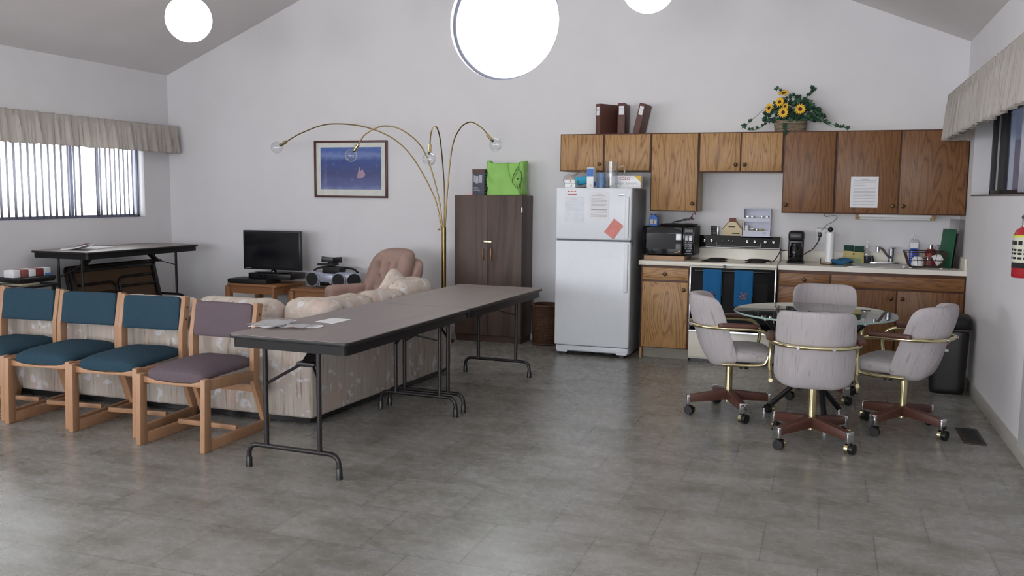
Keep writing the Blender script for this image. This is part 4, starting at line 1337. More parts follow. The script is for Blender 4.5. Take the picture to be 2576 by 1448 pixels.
# ================================================================== stove
st = thing('stove', 'cream electric stove with black oven door and towels on its handle', 'stove', (6.667, 0, 0))
SWD = .378
MB().bx(-SWD, SWD, -.615, -.02, .03, .885, .003).build('body', CREAM, st)
MB().bx(-SWD + .02, SWD - .02, -.58, -.05, 0, .03).build('plinth', BLACK, st)
MB().bx(-SWD - .004, SWD + .004, -.655, -.025, .885, .915, .008, 3).build('cooktop', CREAM, st)
MB().bx(-SWD + .006, SWD - .006, -.648, -.616, .30, .868, .003).build('oven_door', GLOSSO, st)
MB().bx(-SWD + .07, SWD - .07, -.650, -.646, .38, .74).build('oven_window', GLOSSO, st)
for sx in (-1, 1):
    MB().bx(sx * SWD - sx * .012, sx * SWD, -.652, -.616, .29, .872, .002).build('side_trim', CHROME, st)
MB().bx(-SWD, SWD, -.652, -.616, .285, .3).build('door_bottom_trim', CHROME, st)
MB().bx(-SWD + .003, SWD - .003, -.640, -.616, .05, .283, .004).build('storage_drawer', CREAM, st)
MB().cyl((-SWD + .05, -.685, .845), (SWD - .05, -.685, .845), .009, seg=14).cyl((-SWD + .06, -.685, .845), (-SWD + .06, -.646, .845), .008, seg=10).cyl((SWD - .06, -.685, .845), (SWD - .06, -.646, .845), .008, seg=10).build('oven_handle', BLACK, st)
MB().cyl((-.07, -.66, .885), (-.07, -.645, .885), .014, seg=18).build('door_latch', BLACK, st)
MB().prism([(-.10, .914), (-.025, .914), (-.025, 1.135), (-.062, 1.135), (-.085, 1.02), (-.074, 1.012)], 'x', -SWD + .003, SWD - .003, .003).build('backguard', CREAM, st)
pn = MB().prism([(-.0895, 1.023), (-.0855, 1.018), (-.060, 1.136), (-.066, 1.138)], 'x', -SWD + .004, SWD - .004).build('control_panel', GLOSSB, st)
sl = (.0275 / .113)                      # lean of the panel
def onp(x, z, off=.0):
    return (x, -.0895 + (z - 1.023) * sl - .0 - off, z)
b = MB()
def strip(x0, x1, z0, z1, th=.0025):
    p = [onp(x0, z0), onp(x1, z0), onp(x1, z1), onp(x0, z1)]
    q = [onp(a, c, th) for a, _, c in p]
    V = [b.bm.verts.new(v) for v in p + q]
    for f in ((0, 1, 2, 3), (7, 6, 5, 4), (0, 4, 5, 1), (1, 5, 6, 2), (2, 6, 7, 3), (3, 7, 4, 0)):
        b.bm.faces.new([V[i] for i in f])
for z0, z1 in ((1.022, 1.028), (1.131, 1.136)):
    strip(-SWD + .002, SWD - .002, z0, z1)
strip(-SWD + .002, -SWD + .008, 1.022, 1.136); strip(SWD - .008, SWD - .002, 1.022, 1.136)
for z0, z1 in ((1.036, 1.039), (1.125, 1.128)):
    strip(-.215, .20, z0, z1, .002)
strip(-.215, -.212, 1.036, 1.128, .002); strip(.197, .20, 1.036, 1.128, .002)
b.build('chrome_trim', CHROME, pn)
b = MB(); strip(-.205, -.02, 1.044, 1.12, .001)
b.build('clock_panel', plain('clock_grey', (62, 66, 74), .3), pn)
for x, z, r in ((-.325, 1.082, .019), (-.258, 1.082, .019), (-.158, 1.08, .008), (-.10, 1.086, .008), (-.058, 1.084, .008), (.075, 1.082, .018), (.145, 1.082, .018), (.24, 1.082, .019), (.315, 1.082, .019)):
    p = onp(x, z)
    kb = MB().lathe([(0, 0), (r, 0), (r * .95, .012), (r * .55, .014), (r * .5, .026), (0, .028)], p, 22, (0, -1, .24)).build('knob', MATTEB, pn)
    MB().lathe([(0, 0), (r * .68, 0), (r * .66, .004), (0, .006)], (p[0], p[1] - .027, p[2] + .006), 16, (0, -1, .24)).build('knob_cap', CHROME, kb)
    if r > .01:
        m_ = MB()
        for k in range(3):
            a = R(60 + 60 * k)
            q = onp(x + .030 * math.cos(a), z + .026 * math.sin(a))
            m_.cyl(q, (q[0], q[1] - .001, q[2]), .004, seg=10)
        m_.build('dial_mark', WHITE, kb)
for x, y, r in ((-.185, -.46, .105), (.185, -.46, .085), (-.185, -.20, .085), (.185, -.20, .105)):
    bn = MB().lathe([(r * 1.12, 0), (r * 1.12, .004), (r, .004), (r * .95, .001), (0, .001)], (x, y, .915), 40).build('burner_bowl', MATTEB, st)
    b = MB()
    pts = [(x + (.02 + (r - .03) * k / 120) * math.cos(2 * PI * 4 * k / 120), y + (.02 + (r - .03) * k / 120) * math.sin(2 * PI * 4 * k / 120), .9235) for k in range(121)]
    b.tube(pts, .0055, 6).build('burner_coil', plain('burner_iron', (34, 32, 32), .6), bn)
# towels over the oven handle
TWL = plain('blue_towel', (20, 92, 142), .95, 0, .12, 60, .3)
for k, (x0, x1, zb, lab) in enumerate(((6.417, 6.578, .53, 'blue embroidered towel at the left on the oven handle'), (6.692, 6.85, .535, 'blue embroidered towel at the right on the oven handle'))):
    t = thing('towel', lab, 'towel', ((x0 + x1) / 2, -.685, .845), 0, 'towels on the oven handle')
    w = x1 - x0
    def tw(u, v):
        L1, L2 = .845 - zb, .22
        s_ = v * (L1 + L2 + .04)
        xx = (u - .5) * w * (1 + .04 * v)
        wv = .003 * math.sin(u * 9 + v * 3)
        if s_ < L1: return (xx, -.0125 - wv, -(L1 - s_))
        if s_ < L1 + .04:
            a = PI * (s_ - L1) / .04
            return (xx, -.0125 * math.cos(a) - wv * math.cos(a), .0125 * math.sin(a))
        return (xx, .0125 + wv, -(s_ - L1 - .04))
    MB().grid(tw, 12, 40).build('cloth', TWL, t, solid=.003)
    b = MB()
    rnd = random.Random(k + 3)
    for j in range(22):
        cx_, cz_ = rnd.uniform(-.03, .03), -.215 + rnd.uniform(-.03, .035)
        b.bx(cx_ - .008, cx_ + .008, -.0205, -.0165, cz_ - .005, cz_ + .005, .002)
    b.build('embroidery', plain(('dusky_embroidery', 'pale_embroidery')[k], ((92, 80, 118), (150, 110, 118))[k], .9, 0, .5, 90), t)

# on the back of the stove
ZB = 1.1365
tm = thing('timer', 'small black and silver timer on the back edge of the stove', 'timer', (6.432, -.042, ZB))
MB().bx(-.037, .018, -.014, .014, 0, .088, .003).build('body', MATTEB, tm)
MB().bx(.018, .037, -.014, .014, 0, .088, .003).build('silver_side', STEEL, tm)
b = MB()
for r_ in range(5):
    for c in range(3):
        b.bx(-.031 + .015 * c, -.022 + .015 * c, -.0155, -.0138, .012 + .015 * r_, .018 + .015 * r_)
b.build('buttons', INK, tm)
bh = thing('wooden_house', 'small cream wooden house with dark red roof on the stove back', 'ornament', (6.595, -.045, ZB))
MB().prism([(-.092, 0), (.092, 0), (.092, .062), (.028, .135), (-.028, .135), (-.092, .062)], 'y', -.018, .018, .002).build('house_front', plain('cream_wood', (222, 206, 168), .6, 0, .04), bh)
b = MB()
for s_ in (-1, 1):
    b.bar((s_ * .096, 0, .062), (s_ * .026, 0, .142), .042, .005, 0, (0, 1, 0) if False else (s_ * .7, 0, .7))
b.bx(-.028, .028, -.02, .02, .135, .168, .002)
b.build('roof', plain('dark_red_paint', (112, 44, 34), .5), bh)
MB().bx(-.035, .03, -.0195, -.0175, .084, .092).bx(.0, .072, -.0195, -.0175, .018, .026).build('dark_lettering_strip', DINK, bh)
MB().bx(-.02, .09, .019, .03, .0, .145, .002).build('backboard', plain('pale_backboard', (200, 194, 172), .7), bh)
sp = thing('spice_rack', 'white two shelf spice rack on the stove back', 'rack', (6.823, -.05, ZB))
RKW = plain('rack_white', (204, 206, 222), .5, 0, .02)
b = MB()
b.bx(-.123, -.117, -.045, .038, 0, .262); b.bx(.117, .123, -.045, .038, 0, .262); b.bx(-.12, .12, -.045, .038, .256, .262)
b.bx(-.12, .12, .034, .038, 0, .262)
b.build('case', RKW, sp)
MB().bx(-.117, .117, -.045, .036, .138, .142).bx(-.117, .117, -.048, -.044, .138, .172).build('upper_shelf', RKW, sp)
MB().bx(-.14, .14, -.062, .036, 0, .006).bx(-.123, .123, -.058, -.052, .006, .055).build('lower_tray', RKW, sp)
lettering('087', .022, BLUE, sp, (.072, -.0585, .032))
def jar(label, x, y, z, r, h, mat, cap):
    t = thing('spice_jar', label, 'jar', (6.823 + x, -.05 + y, ZB + z), 0, 'spice jars in the white rack')
    MB().lathe([(0, 0), (r, 0), (r, h * .75), (r * .85, h * .8), (0, h * .8)], seg=20).build('jar_body', mat, t)
    MB().cyl((0, 0, h * .79), (0, 0, h), r * .9, seg=20).build('cap', cap, t)
JG = plain('jar_contents', (150, 136, 110), .4)
for x, r, h, mt, cp, lb in ((-.092, .019, .098, WHITE, WHITE, 'tall white shaker at the left of the lower spice shelf'), (-.042, .018, .075, JG, WHITE, 'white capped jar second on the lower spice shelf'), (0, .017, .065, JG, STEEL, 'steel capped jar in the middle of the lower spice shelf'),
        (.042, .019, .068, plain('olive_jar', (120, 120, 62), .5), plain('yellow_cap', (180, 170, 80), .5), 'yellow capped jar on the lower spice shelf'), (.09, .018, .05, WHITE, WHITE, 'short white jar at the right of the lower spice shelf')):
    jar(lb, x, -.02, .0065, r, h, mt, cp)
for x, lb in ((-.09, 'clear jar at the left of the upper spice shelf'), (-.045, 'clear jar second on the upper spice shelf'), (.04, 'clear jar third on the upper spice shelf'), (.09, 'clear jar at the right of the upper spice shelf')):
    jar(lb, x, -.012, .1425, .019, .05, plain('pale_jar', (196, 194, 196), .3), CHROME)

# ================================================================== microwave on its board
bd = tag(MB().bx(5.838, 6.215, -.50, -.12, .9145, .955, .003).build('wooden_riser', plain('tan_board', (176, 142, 112), .6, 0, .06)), 'low tan riser board under the microwave', 'board')
mw = thing('microwave', 'black countertop microwave with glossy door beside the refrigerator', 'microwave', (6.058, -.31, .956))
MB().bx(-.242, .242, -.165, .205, .008, .272, .006).build('housing', MATTEB, mw)
MB().bx(-.24, .135, -.195, -.166, .01, .270, .008, 3).build('door', GLOSSB, mw)
MB().bx(-.20, .075, -.1965, -.1945, .062, .205).build('door_window', plain('microwave_window', (22, 24, 28), .1), mw)
cp = MB().bx(.138, .242, -.193, -.166, .01, .270, .006).build('control_panel', GLOSSB, mw)
b = MB()
for r_ in range(4):
    for c in range(3):
        b.bx(.156 + .026 * c, .172 + .026 * c, -.1945, -.1925, .07 + .019 * r_, .078 + .019 * r_)
for k in range(3):
    b.bx(.152, .230, -.1945, -.1925, .158 + .016 * k, .165 + .016 * k)
b.bx(.17, .215, -.1945, -.1925, .045, .054); b.bx(.16, .225, -.1945, -.1925, .026, .03)
b.build('keypad', INK, cp)
MB().bx(.155, .225, -.1948, -.1925, .222, .246).build('display', plain('dim_display', (34, 44, 44), .2), cp)
MB().prism([(.06, .026), (.118, .038), (.112, .052), (.10, .044)], 'y', -.1968, -.1948).build('orange_sticker', plain('orange_sticker', (214, 150, 84), .5), mw)
ZM = 1.2285
cn = tag(MB().prism([(-.038, 0), (.038, 0), (.038, .078), (0, .108), (-.038, .078)], 'y', -.035, .035, .001).build('drink_carton', BLUE, None, (5.897, -.36, ZM)), 'blue gable top carton on the left of the microwave', 'carton')
MB().bx(-.03, -.002, -.0358, -.0348, .014, .06).bx(.006, .032, -.0358, -.0348, .018, .058).build('printed_picture', plain('carton_picture', (206, 196, 178), .6, 0, .3, 90), cn)
MB().bx(-.034, .034, -.006, .006, .098, .112, .001).build('gable_top', plain('dark_gable', (58, 60, 72), .5), cn)
tr = tag(MB().soft((0, 0, .012), (.34, .26, .022), 'z', .4, .6, 40, 8).build('baking_tray', MATTEB, None, (6.128, -.30, ZM)), 'dark flat tray on top of the microwave', 'tray')
zb = thing('zip_bag', 'clear zip bag with a magenta edge on the dark tray', 'bag', (6.17, -.31, ZM + .0235))
MB().grid(lambda u, v: (-.10 + .19 * u, -.06 + .12 * v, .004 + .055 * u * (1 - .4 * v) + .012 * math.sin(8 * u + 5 * v) ** 2), 14, 10).build('plastic', PLASTICBAG, zb, solid=.0008)
MB().grid(lambda u, v: (-.10 + .19 * u, -.06 + .12 * v, .002 + .002 * math.sin(8 * u + 5 * v)), 8, 6).build('plastic_under', PLASTICBAG, zb, solid=.0008)
MB().tube(spl([(.06, -.06, .03), (.075, -.02, .07), (.095, .03, .10), (.10, .06, .085)], 6), .004, 8).build('magenta_zip', plain('magenta_zip', (150, 92, 128), .5), zb)

# ================================================================== right counter
ZC = .9145
cm = thing('coffee_maker', 'black upright coffee maker on the counter right of the stove', 'coffee maker', (7.19, -.30, ZC))
MB().soft((0, 0, .012), (.155, .20, .022), 'z', .3, .5, 40, 8).build('base', BLACK, cm)
MB().bx(-.066, .066, -.075, .095, .018, .28, .012, 3).build('water_tank', BLACK, cm)
MB().soft((0, 0, .245), (.14, .19, .095), 'z', .35, .45, 48, 14).build('brew_head', BLACK, cm)
MB().lathe([(0, .024), (.05, .024), (.060, .06), (.056, .14), (.045, .17), (.048, .185), (0, .185)], (0, -.055, 0), 30).build('carafe', GLOSSB, cm)
MB().tube(spl([(0, -.08, .165), (0, -.115, .16), (0, -.12, .10), (0, -.09, .06)], 6), .008, 8).build('carafe_handle', BLACK, cm)
tag(MB().tube(spl([(7.235, -.20, .97), (7.28, -.10, 1.0), (7.33, -.03, 1.03), (7.375, -.014, 1.10), (7.388, -.012, 1.15)], 8), .0042, 8).build('power_cord', BLACK), 'black power cord from the coffee maker up to the outlet', 'cord')
tag(MB().tube(spl([(6.96, -.36, .921), (7.00, -.32, .925), (7.04, -.22, .99), (7.052, -.15, 1.03), (7.06, -.10, 1.01), (7.13, -.055, 1.02), (7.16, -.04, 1.035)], 8), .0042, 8).build('power_cord', BLACK), 'black cord trailing from behind the coffee maker onto the stove top', 'cord')
ol = thing('outlet', 'white wall outlet with a black plug behind the paper towels', 'outlet', (7.415, 0, 1.155))
MB().bx(-.06, .06, -.006, -.0005, -.062, .062, .002).build('cover_plate', WHITE, ol)
b = MB()
for x in (-.03, .03):
    for z in (-.028, .028):
        for dx in (-.008, .008):
            b.bx(x + dx - .002, x + dx + .002, -.0068, -.0055, z - .006, z + .006)
        b.cyl((x, -.0055, z - .014), (x, -.0068, z - .014), .003, seg=8)
b.build('slots', DINK, ol)
MB().bx(-.045, -.012, -.032, -.0068, -.012, .03, .004).build('plug', BLACK, ol)
MB().bx(-.055, .03, -.012, -.0008, .068, .078).build('shelf_lip', plain('lip_grey', (150, 148, 146), .6), ol)
th_ = thing('paper_towel_holder', 'paper towel roll on a dark stand with a black ball finial', 'holder', (7.478, -.33, ZC))
MB().lathe([(0, 0), (.078, 0), (.08, .006), (.06, .012), (0, .014)], seg=32).build('base', ABRASS, th_)
MB().cyl((0, 0, .01), (0, 0, .30), .006).build('rod', DKMETAL, th_)
MB().sphere((0, 0, .312), .024).build('ball_finial', BLACK, th_)
MB().lathe([(.02, 0), (.037, 0), (.037, .268), (.02, .268), (.02, 0)], (0, 0, .018), 28).build('paper_roll', WHITE, th_)
MB().cyl((-.072, -.01, .012), (-.072, -.01, .05), .004, seg=8).build('side_arm', DKMETAL, th_)
cl = tag(MB().soft((0, 0, .027), (.19, .15, .05), 'z', .7, .9, 40, 14, lambda p: (p.x, p.y, (p.z + .010 * math.sin(40 * p.x + 25 * p.y)) * (1 - 1.8 * max(0, p.x)) )).build('dish_cloth', plain('blue_cloth', (36, 92, 130), .9, 0, .15, 40, .3), None, (7.585, -.37, ZC + .006)), 'crumpled blue dish cloth beside the paper towels', 'cloth')
sc = thing('sponge_pack', 'yellow sponge pack with dark green scouring tops on the counter', 'sponges', (7.69, -.085, ZC), R(-4))
MB().prism([(-.10, 0), (.09, 0), (.085, .10), (-.085, .115)], 'y', -.018, .018, .002).build('wrapper', plain('pale_yellow_wrap', (196, 184, 116), .5, 0, .12, 20), sc)
MB().bx(-.088, -.004, -.022, .02, .112, .162, .004).bx(.004, .084, -.022, .02, .105, .158, .004).build('scouring_pad', plain('scouring_green', (34, 72, 58), .9, 0, .1), sc)
MB().sphere((.0, -.0185, .085), .009, (1, .2, 1)).build('red_dot', RED, sc)
MB().prism([(-.10, .002), (.07, .002), (.06, .045), (-.095, .05)], 'y', -.0195, -.0182).build('green_panel', plain('pale_green_print', (150, 172, 128), .5), sc)
ds = thing('soap_dispenser', 'small clear soap pump bottle with dark soap beside the sponge pack', 'dispenser', (7.80, -.09, ZC))
MB().lathe([(0, .001), (.028, .001), (.03, .01), (.03, .07), (0, .07)], seg=24).build('soap', plain('dark_soap', (26, 34, 62), .2), ds)
MB().lathe([(.0305, 0), (.031, .08), (.03, .11), (.012, .135), (.012, .145), (0, .145)], seg=24).build('bottle', GLASS, ds)
MB().cyl((0, 0, .14), (0, 0, .165), .013).cyl((0, 0, .165), (0, 0, .20), .004).bar((0, 0, .2), (.0, -.035, .198), .012, .01).build('pump', WHITE, ds)
tag(MB().lathe([(0, 0), (.02, 0), (.022, .04), (.012, .06), (.012, .075), (0, .075)]).build('dark_bottle', plain('dark_green_bottle', (34, 48, 40), .3), None, (7.845, -.075, ZC)), 'small dark green bottle between the soap pump and the faucet', 'bottle')

dr = thing('dish_rack', 'brown wire dish rack at the right of the sink', 'rack', (8.255, -.36, ZC))
WR = plain('brown_wire', (66, 44, 38), .4, .3, .1)
b = MB()
def ringz(x, y, z, r=.004):
    b.tube(fillet([(-x, -y, z), (x, -y, z), (x, y, z), (-x, y, z), (-x, -y, z), (-x + .05, -y, z)], .03, 4), r, 8)
ringz(.165, .15, .138, .0045)
ringz(.14, .13, .07, .003)
ringz(.125, .12, .012, .003)
b.build('wire_rim', WR, dr)
b = MB()
for k in range(5):
    x = -.125 + .0625 * k
    b.tube([(x * 1.28, -.15, .138), (x, -.12, .012), (x, .12, .012), (x * 1.28, .15, .138)], .002, 6)
for k in range(6):
    y = -.12 + .048 * k
    b.tube([(-.165, y * 1.2, .138), (-.125, y, .012), (.125, y, .012), (.165, y * 1.2, .138)], .002, 6)
b.build('wire_basket', WR, dr)
MB().bx(-.13, -.11, -.12, .12, 0, .008).bx(.11, .13, -.12, .12, 0, .008).build('feet', WHITE, dr)
def cup(label, name, x, y, z, prof, mat, cat, ang=0.0):
    o = tag(MB().lathe(prof, seg=28).build(name, mat, None, (8.255 + x, -.36 + y, ZC + z)), label, cat)
    o.rotation_euler = (0, ang, 0)
    return o
cup('white cup turned upside down at the left in the dish rack', 'cup', -.06, -.04, .018, [(.036, 0), (.048, 0), (.045, .05), (.03, .075), (0, .078), (0, .074), (.028, .07), (.04, .045), (.036, 0)][0:0] or [(.048, 0), (.05, .01), (.044, .06), (.03, .078), (0, .08)], WHITE, 'cup')
cup('white ribbed bowl leaning at the right in the dish rack', 'bowl', .07, -.05, .062, [(.045, 0), (.05, .004), (.04, .05), (.024, .07), (0, .072)], WHITE, 'bowl', R(60))
cup('clear glass tumbler in the middle of the dish rack', 'tumbler', .02, .0, .018, [(.028, 0), (.03, .004), (.027, .08), (0, .082)], GLASS, 'tumbler')
hb = thing('hand_soap_bottle', 'clear pump bottle half full of blue liquid behind the dish rack', 'bottle', (8.19, -.085, ZC))
MB().soft((0, 0, .075), (.076, .05, .148), 'z', .5, .3, 36, 14).build('blue_liquid', plain('blue_liquid', (30, 82, 190), .2), hb)
MB().soft((0, 0, .115), (.084, .056, .228), 'z', .5, .3, 36, 16).build('bottle', GLASS, hb)
MB().bx(-.032, .032, -.029, -.0275, .152, .20).build('label_panel', WHITE, hb)
MB().cyl((0, 0, .226), (0, 0, .25), .014).cyl((0, 0, .25), (0, 0, .29), .004).bar((0, .005, .292), (0, -.045, .29), .014, .01).build('pump', GLASS, hb)
rb = thing('red_bottle', 'red topped bottle behind the right end of the dish rack', 'bottle', (8.325, -.09, ZC))
MB().lathe([(0, .002), (.045, .002), (.047, .02), (.045, .12), (.03, .15), (0, .15)], seg=26).build('body', plain('red_bottle_body', (150, 48, 44), .4, 0, .1), rb)
MB().cyl((0, 0, .148), (0, 0, .185), .018).build('cap', STEEL, rb)
tag(MB().cyl((8.385, -.07, ZC), (8.385, -.07, ZC + .15), .018).sphere((8.385, -.07, ZC + .165), .02).build('bottle_brush', plain('clear_grey_plastic', (160, 160, 166), .3)), 'grey brush standing at the right end behind the dish rack', 'brush')
# boards standing in the corner
gbm = Matrix.Rotation(R(9), 4, 'Y')
o = tag(MB().bx(-.006, .006, -.11, .11, 0, .335, .003).build('cutting_board', GREEND, None, (8.42, -.262, ZC)), 'dark green cutting board leaning in the counter corner', 'board')
o.rotation_euler = (0, R(6), R(20))
o = tag(MB().bx(-.005, .005, -.10, .10, 0, .30, .003).build('dark_board', plain('dark_brown_board', (52, 42, 40), .5), None, (8.453, -.248, ZC)), 'dark brown board behind the green one in the corner', 'board')
o.rotation_euler = (0, R(5), R(18))
o = tag(MB().bx(-.004, .004, -.14, .14, 0, .42, .003).build('clear_board', clear('acrylic', (.86, .84, .86), 1.5, .15, 1.5), None, (8.481, -.238, ZC)), 'tall clear acrylic board against the right wall', 'board')
o.rotation_euler = (0, R(4), R(16))
# light strip and hook wires under the cabinet
ul = thing('strip_light', 'white tube light fixed under the cabinet above the sink', 'light', (8.01, -.14, ZU0))
MB().bx(-.30, .30, -.04, .04, -.028, -.001, .004).build('housing', WHITE, ul)
MB().cyl((-.29, 0, -.04), (.29, 0, -.04), .014).build('tube_cover', plain('opal_tube', (222, 222, 220), .4), ul)
MB().bx(-.325, -.295, -.03, .03, -.05, -.001, .002).bx(.295, .325, -.03, .03, -.05, -.001, .002).build('wood_end', OAK, ul)
tag(MB().tube(spl([(7.40, -.06, 1.20), (7.44, -.05, 1.255), (7.50, -.06, 1.29), (7.53, -.08, 1.33), (7.50, -.10, 1.345), (7.43, -.10, 1.335), (7.42, -.08, 1.363)], 8), .0028, 6).build('loose_wire', plain('grey_wire', (128, 122, 118), .5)), 'loose grey wire dangling under the cabinet above the outlet', 'wire')
# notice taped to the cabinet door
printed_sheet('notice', 'typed white notice taped to the oak cabinet door above the sink', 'notice', (7.741, YU - .0195, 1.561), .226, .272, 18, PAPER, INK, seed=9, bold=(12,))

# ================================================================== on top of the cabinets
ZT2 = 2.0955
BIND = plain('brown_leatherette', (92, 58, 50), .55, 0, .12, 30, .15)
def binder(label, loc, rot, th, roty=0.0):
    t = thing('binder', label, 'binder', loc, rot, 'brown binders on the cabinet')
    t.rotation_euler = (0, roty, rot)
    MB().bx(-th / 2, th / 2, -.13, .13, 0, .29, .004).build('cover', BIND, t)
    MB().bx(-th / 2 + .006, th / 2 - .006, -.1, .1325, .006, .291).build('pages', PAPER, t)
    MB().bx(-th / 2 + .012, th / 2 - .012, -.1312, -.1295, .18, .262).build('spine_label', PAPER, t)
    MB().bx(-th / 2 + .015, th / 2 - .015, -.1318, -.1305, .235, .239).bx(-th / 2 + .015, th / 2 - .018, -.1318, -.1305, .222, .225).build('label_print', INK, t)
binder('brown binder at the left of the three on the cabinet, turned to show its side', (5.385, -.18, ZT2), R(-32), .062)
binder('upright middle brown binder of the three on the cabinet', (5.545, -.18, ZT2), R(2), .07)
binder('brown binder leaning to the right on the cabinet', (5.695, -.18, ZT2), R(-2), .062, R(13))

fl = thing('flower_basket', 'basket of artificial sunflowers and ivy on top of the cabinets', 'flower arrangement', (7.09, -.18, ZT2))
MB().lathe([(0, .0), (.125, .0), (.135, .01), (.145, .10), (.15, .105), (.14, .108), (.13, .05), (0, .04)], seg=40, sx=1.0, sy=.7).build('basket', wicker_mat('pale_wicker', (176, 160, 138), (150, 134, 114)), fl)
rnd = random.Random(21)
IVY = M('ivy_leaf')
IVY.set(IVY.ramp(IVY.noise(IVY.coords(), 14, 3), [(.3, srgb(22, 42, 32)), (.5, srgb(34, 72, 48)), (.7, srgb(62, 104, 82))]), .5, 0, .35)
def ivy(b, p, s, nrm, spin):
    prof = [(0, -.55), (.16, -.42), (.55, -.5), (.42, -.1), (.62, .22), (.26, .26), (0, .75), (-.26, .26), (-.62, .22), (-.42, -.1), (-.55, -.5), (-.16, -.42)]
    q = Vector((0, 0, 1)).rotation_difference(Vector(nrm).normalized()) @ Quaternion((0, 0, 1), spin)
    c = b.bm.verts.new(Vector(p) + q @ Vector((0, 0, .08 * s)))
    V = [b.bm.verts.new(Vector(p) + q @ Vector((x * s, y * s, -.10 * s * (abs(x) + abs(y))))) for x, y in prof]
    for i in range(len(V)):
        b.bm.faces.new((c, V[i], V[(i + 1) % len(V)]))
b = MB()
stems = MB()
for k in range(270):
    a = rnd.uniform(0, PI)
    rr_ = rnd.random() ** .6
    x = .27 * rr_ * math.cos(a) + .03
    z = .10 + .25 * rr_ * math.sin(a) * (1 - .25 * abs(x) / .24)
    y = rnd.uniform(-.13, .10) * (1 - .4 * rr_)
    ivy(b, (x, y, z), rnd.uniform(.026, .042), (rnd.uniform(-.7, .7), -1, rnd.uniform(-.4, .9)), rnd.uniform(0, 6.3))
trails = [[(-.08, -.08, .12), (-.18, -.10, .10), (-.27, -.11, .03), (-.36, -.10, .012)], [(.10, -.06, .15), (.22, -.10, .13), (.33, -.11, .07), (.44, -.10, .04), (.50, -.08, .015)],
          [(-.05, -.05, .2), (-.18, -.08, .24), (-.30, -.10, .14), (-.40, -.11, .05)], [(.05, 0, .25), (.14, -.03, .32), (.19, -.05, .36), (.17, -.06, .40)], [(-.02, -.05, .3), (-.10, -.06, .37), (-.14, -.06, .39)],
          [(-.02, -.11, .1), (-.04, -.155, .06), (-.035, -.172, .0), (-.03, -.175, -.02)], [(.12, -.05, .1), (.25, -.1, .10), (.36, -.12, .04)]]
for k, tr_ in enumerate(trails):
    P = spl(tr_, 8)
    stems.tube(P, .0022, 5)
    n = len(P)
    for i in range(n // 3, n, 3 if k not in (2,) else 11):
        p = P[i] + Vector((rnd.uniform(-.012, .012), -.008, rnd.uniform(-.004, .018)))
        if k == 5: p = P[i] + Vector((0, -.012, 0))
        elif p.z < .03: p.z = .03
        ivy(b, p, rnd.uniform(.028, .042), (rnd.uniform(-.4, .4), -1, rnd.uniform(.2, .8)), rnd.uniform(0, 6.3))
ivy(b, (-.40, -.11, .06), .05, (-.1, -1, .3), 1.2)
tag(b.build('ivy_leaves', IVY.m, fl, smooth=False), kind='stuff')
stems.build('stems', plain('vine_stem', (74, 84, 60), .7), fl)
PET = plain('sunflower_petal', (232, 182, 40), .6, 0, .1, 20)
SEED = plain('sunflower_centre', (72, 36, 22), .8, 0, .2)
for (x, y, z, s, nr) in ((-.065, -.10, .345, .050, (-.1, -.55, .8)), (-.095, -.13, .265, .042, (-.4, -1, .3)), (-.185, -.11, .215, .046, (-.8, -.8, .2)), (-.06, -.15, .17, .044, (-.2, -1, -.1)), (.085, -.16, .195, .046, (.05, -1, .1)), (-.045, -.12, .225, .03, (.2, -1, .1))):
    b = MB()
    q = Vector((0, 0, 1)).rotation_difference(Vector(nr).normalized())
    for k in range(14):
        a = 2 * PI * k / 14
        d = Vector((math.cos(a), math.sin(a), 0)); n_ = Vector((-math.sin(a), math.cos(a), 0))
        pts = [d * .3 * s - n_ * .12 * s, d * .75 * s - n_ * .17 * s + Vector((0, 0, .06 * s)), d * 1.15 * s, d * .75 * s + n_ * .17 * s + Vector((0, 0, .06 * s)), d * .3 * s + n_ * .12 * s]
        b.face([Vector((x, y, z)) + q @ p for p in pts])
    f = b.build('sunflower', PET, fl, smooth=False)
    MB().lathe([(0, -.1 * s), (.38 * s, 0), (.34 * s, .10 * s), (.15 * s, .14 * s), (0, .14 * s)], (x, y, z), 18, nr).build('seed_head', SEED, f)

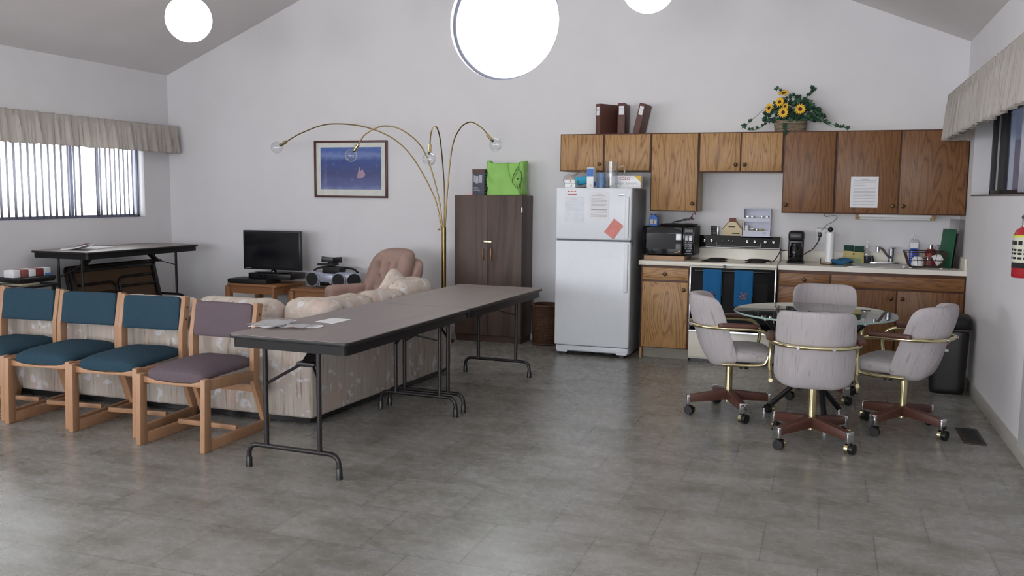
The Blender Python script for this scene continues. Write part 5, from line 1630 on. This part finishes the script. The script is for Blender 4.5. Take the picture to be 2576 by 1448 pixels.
# ================================================================== by the right wall
tc = thing('trash_can', 'black plastic trash can with a red sticker in the right corner', 'trash can', (8.385, -1.13, 0), R(-6))
MB().soft((0, 0, .255), (.27, .30, .508), 'z', .35, .12, 56, 20, lambda p: (p.x * (1 + .14 * p.z / .5), p.y * (1 + .14 * p.z / .5), p.z)).build('bin', BLACK, tc)
MB().soft((0, 0, .555), (.305, .335, .12), 'z', .38, .5, 56, 16).build('domed_lid', MATTEB, tc)
MB().soft((0, 0, .505), (.31, .338, .02), 'z', .36, .3, 56, 8).build('lid_rim', plain('grey_rim', (72, 64, 64), .5), tc)
MB().bx(-.10, -.0, -.1705, -.164, .395, .455).bx(-.075, -.025, -.1715, -.166, .365, .40).build('red_sticker', plain('red_sticker', (176, 56, 60), .5), tc)
MB().bx(-.09, .0, -.1685, -.162, .34, .358).build('white_label', PAPER, tc)
fe = thing('fire_extinguisher', 'red fire extinguisher hung on the right wall at the picture edge', 'fire extinguisher', (8.482, -3.15, 1.075))
RD_ = plain('extinguisher_red', (168, 34, 44), .3, 0, .05)
MB().lathe([(0, 0), (.05, 0), (.055, .008), (.055, .235), (.045, .262), (.02, .285), (0, .285)], seg=32).build('cylinder', RD_, fe)
lb_ = MB().lathe([(.0556, .07), (.0556, .232)], seg=32).build('label_wrap', plain('label_cream', (206, 204, 186), .5), fe)
MB().lathe([(.0559, .225), (.0559, .238)], seg=32).build('yellow_band', plain('lime_band', (196, 206, 60), .5), lb_)
MB().lathe([(.0559, .055), (.0559, .085)], seg=32).build('black_band', DINK, lb_)
b = MB()
for j, z in enumerate((.195, .155, .135, .110)):
    for k in range(5):
        a = R(180 + 30 * k)
        b.box((.0562 * math.cos(a), .0562 * math.sin(a), z), (.002, .02, .024 if j == 0 else .012), 0, Quaternion((0, 0, 1), a))
b.build('label_print', DINK, lb_)
MB().cyl((0, 0, .28), (0, 0, .335), .016).bx(-.016, .016, -.05, .02, .325, .345, .003).bar((0, -.05, .37), (0, .02, .345), .02, .008).build('valve_handle', STEEL, fe)
MB().tube([(.035 * math.cos(2 * PI * k / 20) * .6, -.005 + .028 * math.sin(2 * PI * k / 20), .355 + .02 * math.cos(2 * PI * k / 20)) for k in range(20)], .002, 6, True).build('pull_ring', STEEL, fe)
MB().bx(.054, .073, -.02, .02, .12, .25, .002).build('wall_bracket', STEEL, fe)
MB().tube(spl([(0, .015, .31), (.01, .05, .30), (.01, .068, .22), (.01, .068, .08)], 6), .007, 8).build('hose', BLACK, fe)
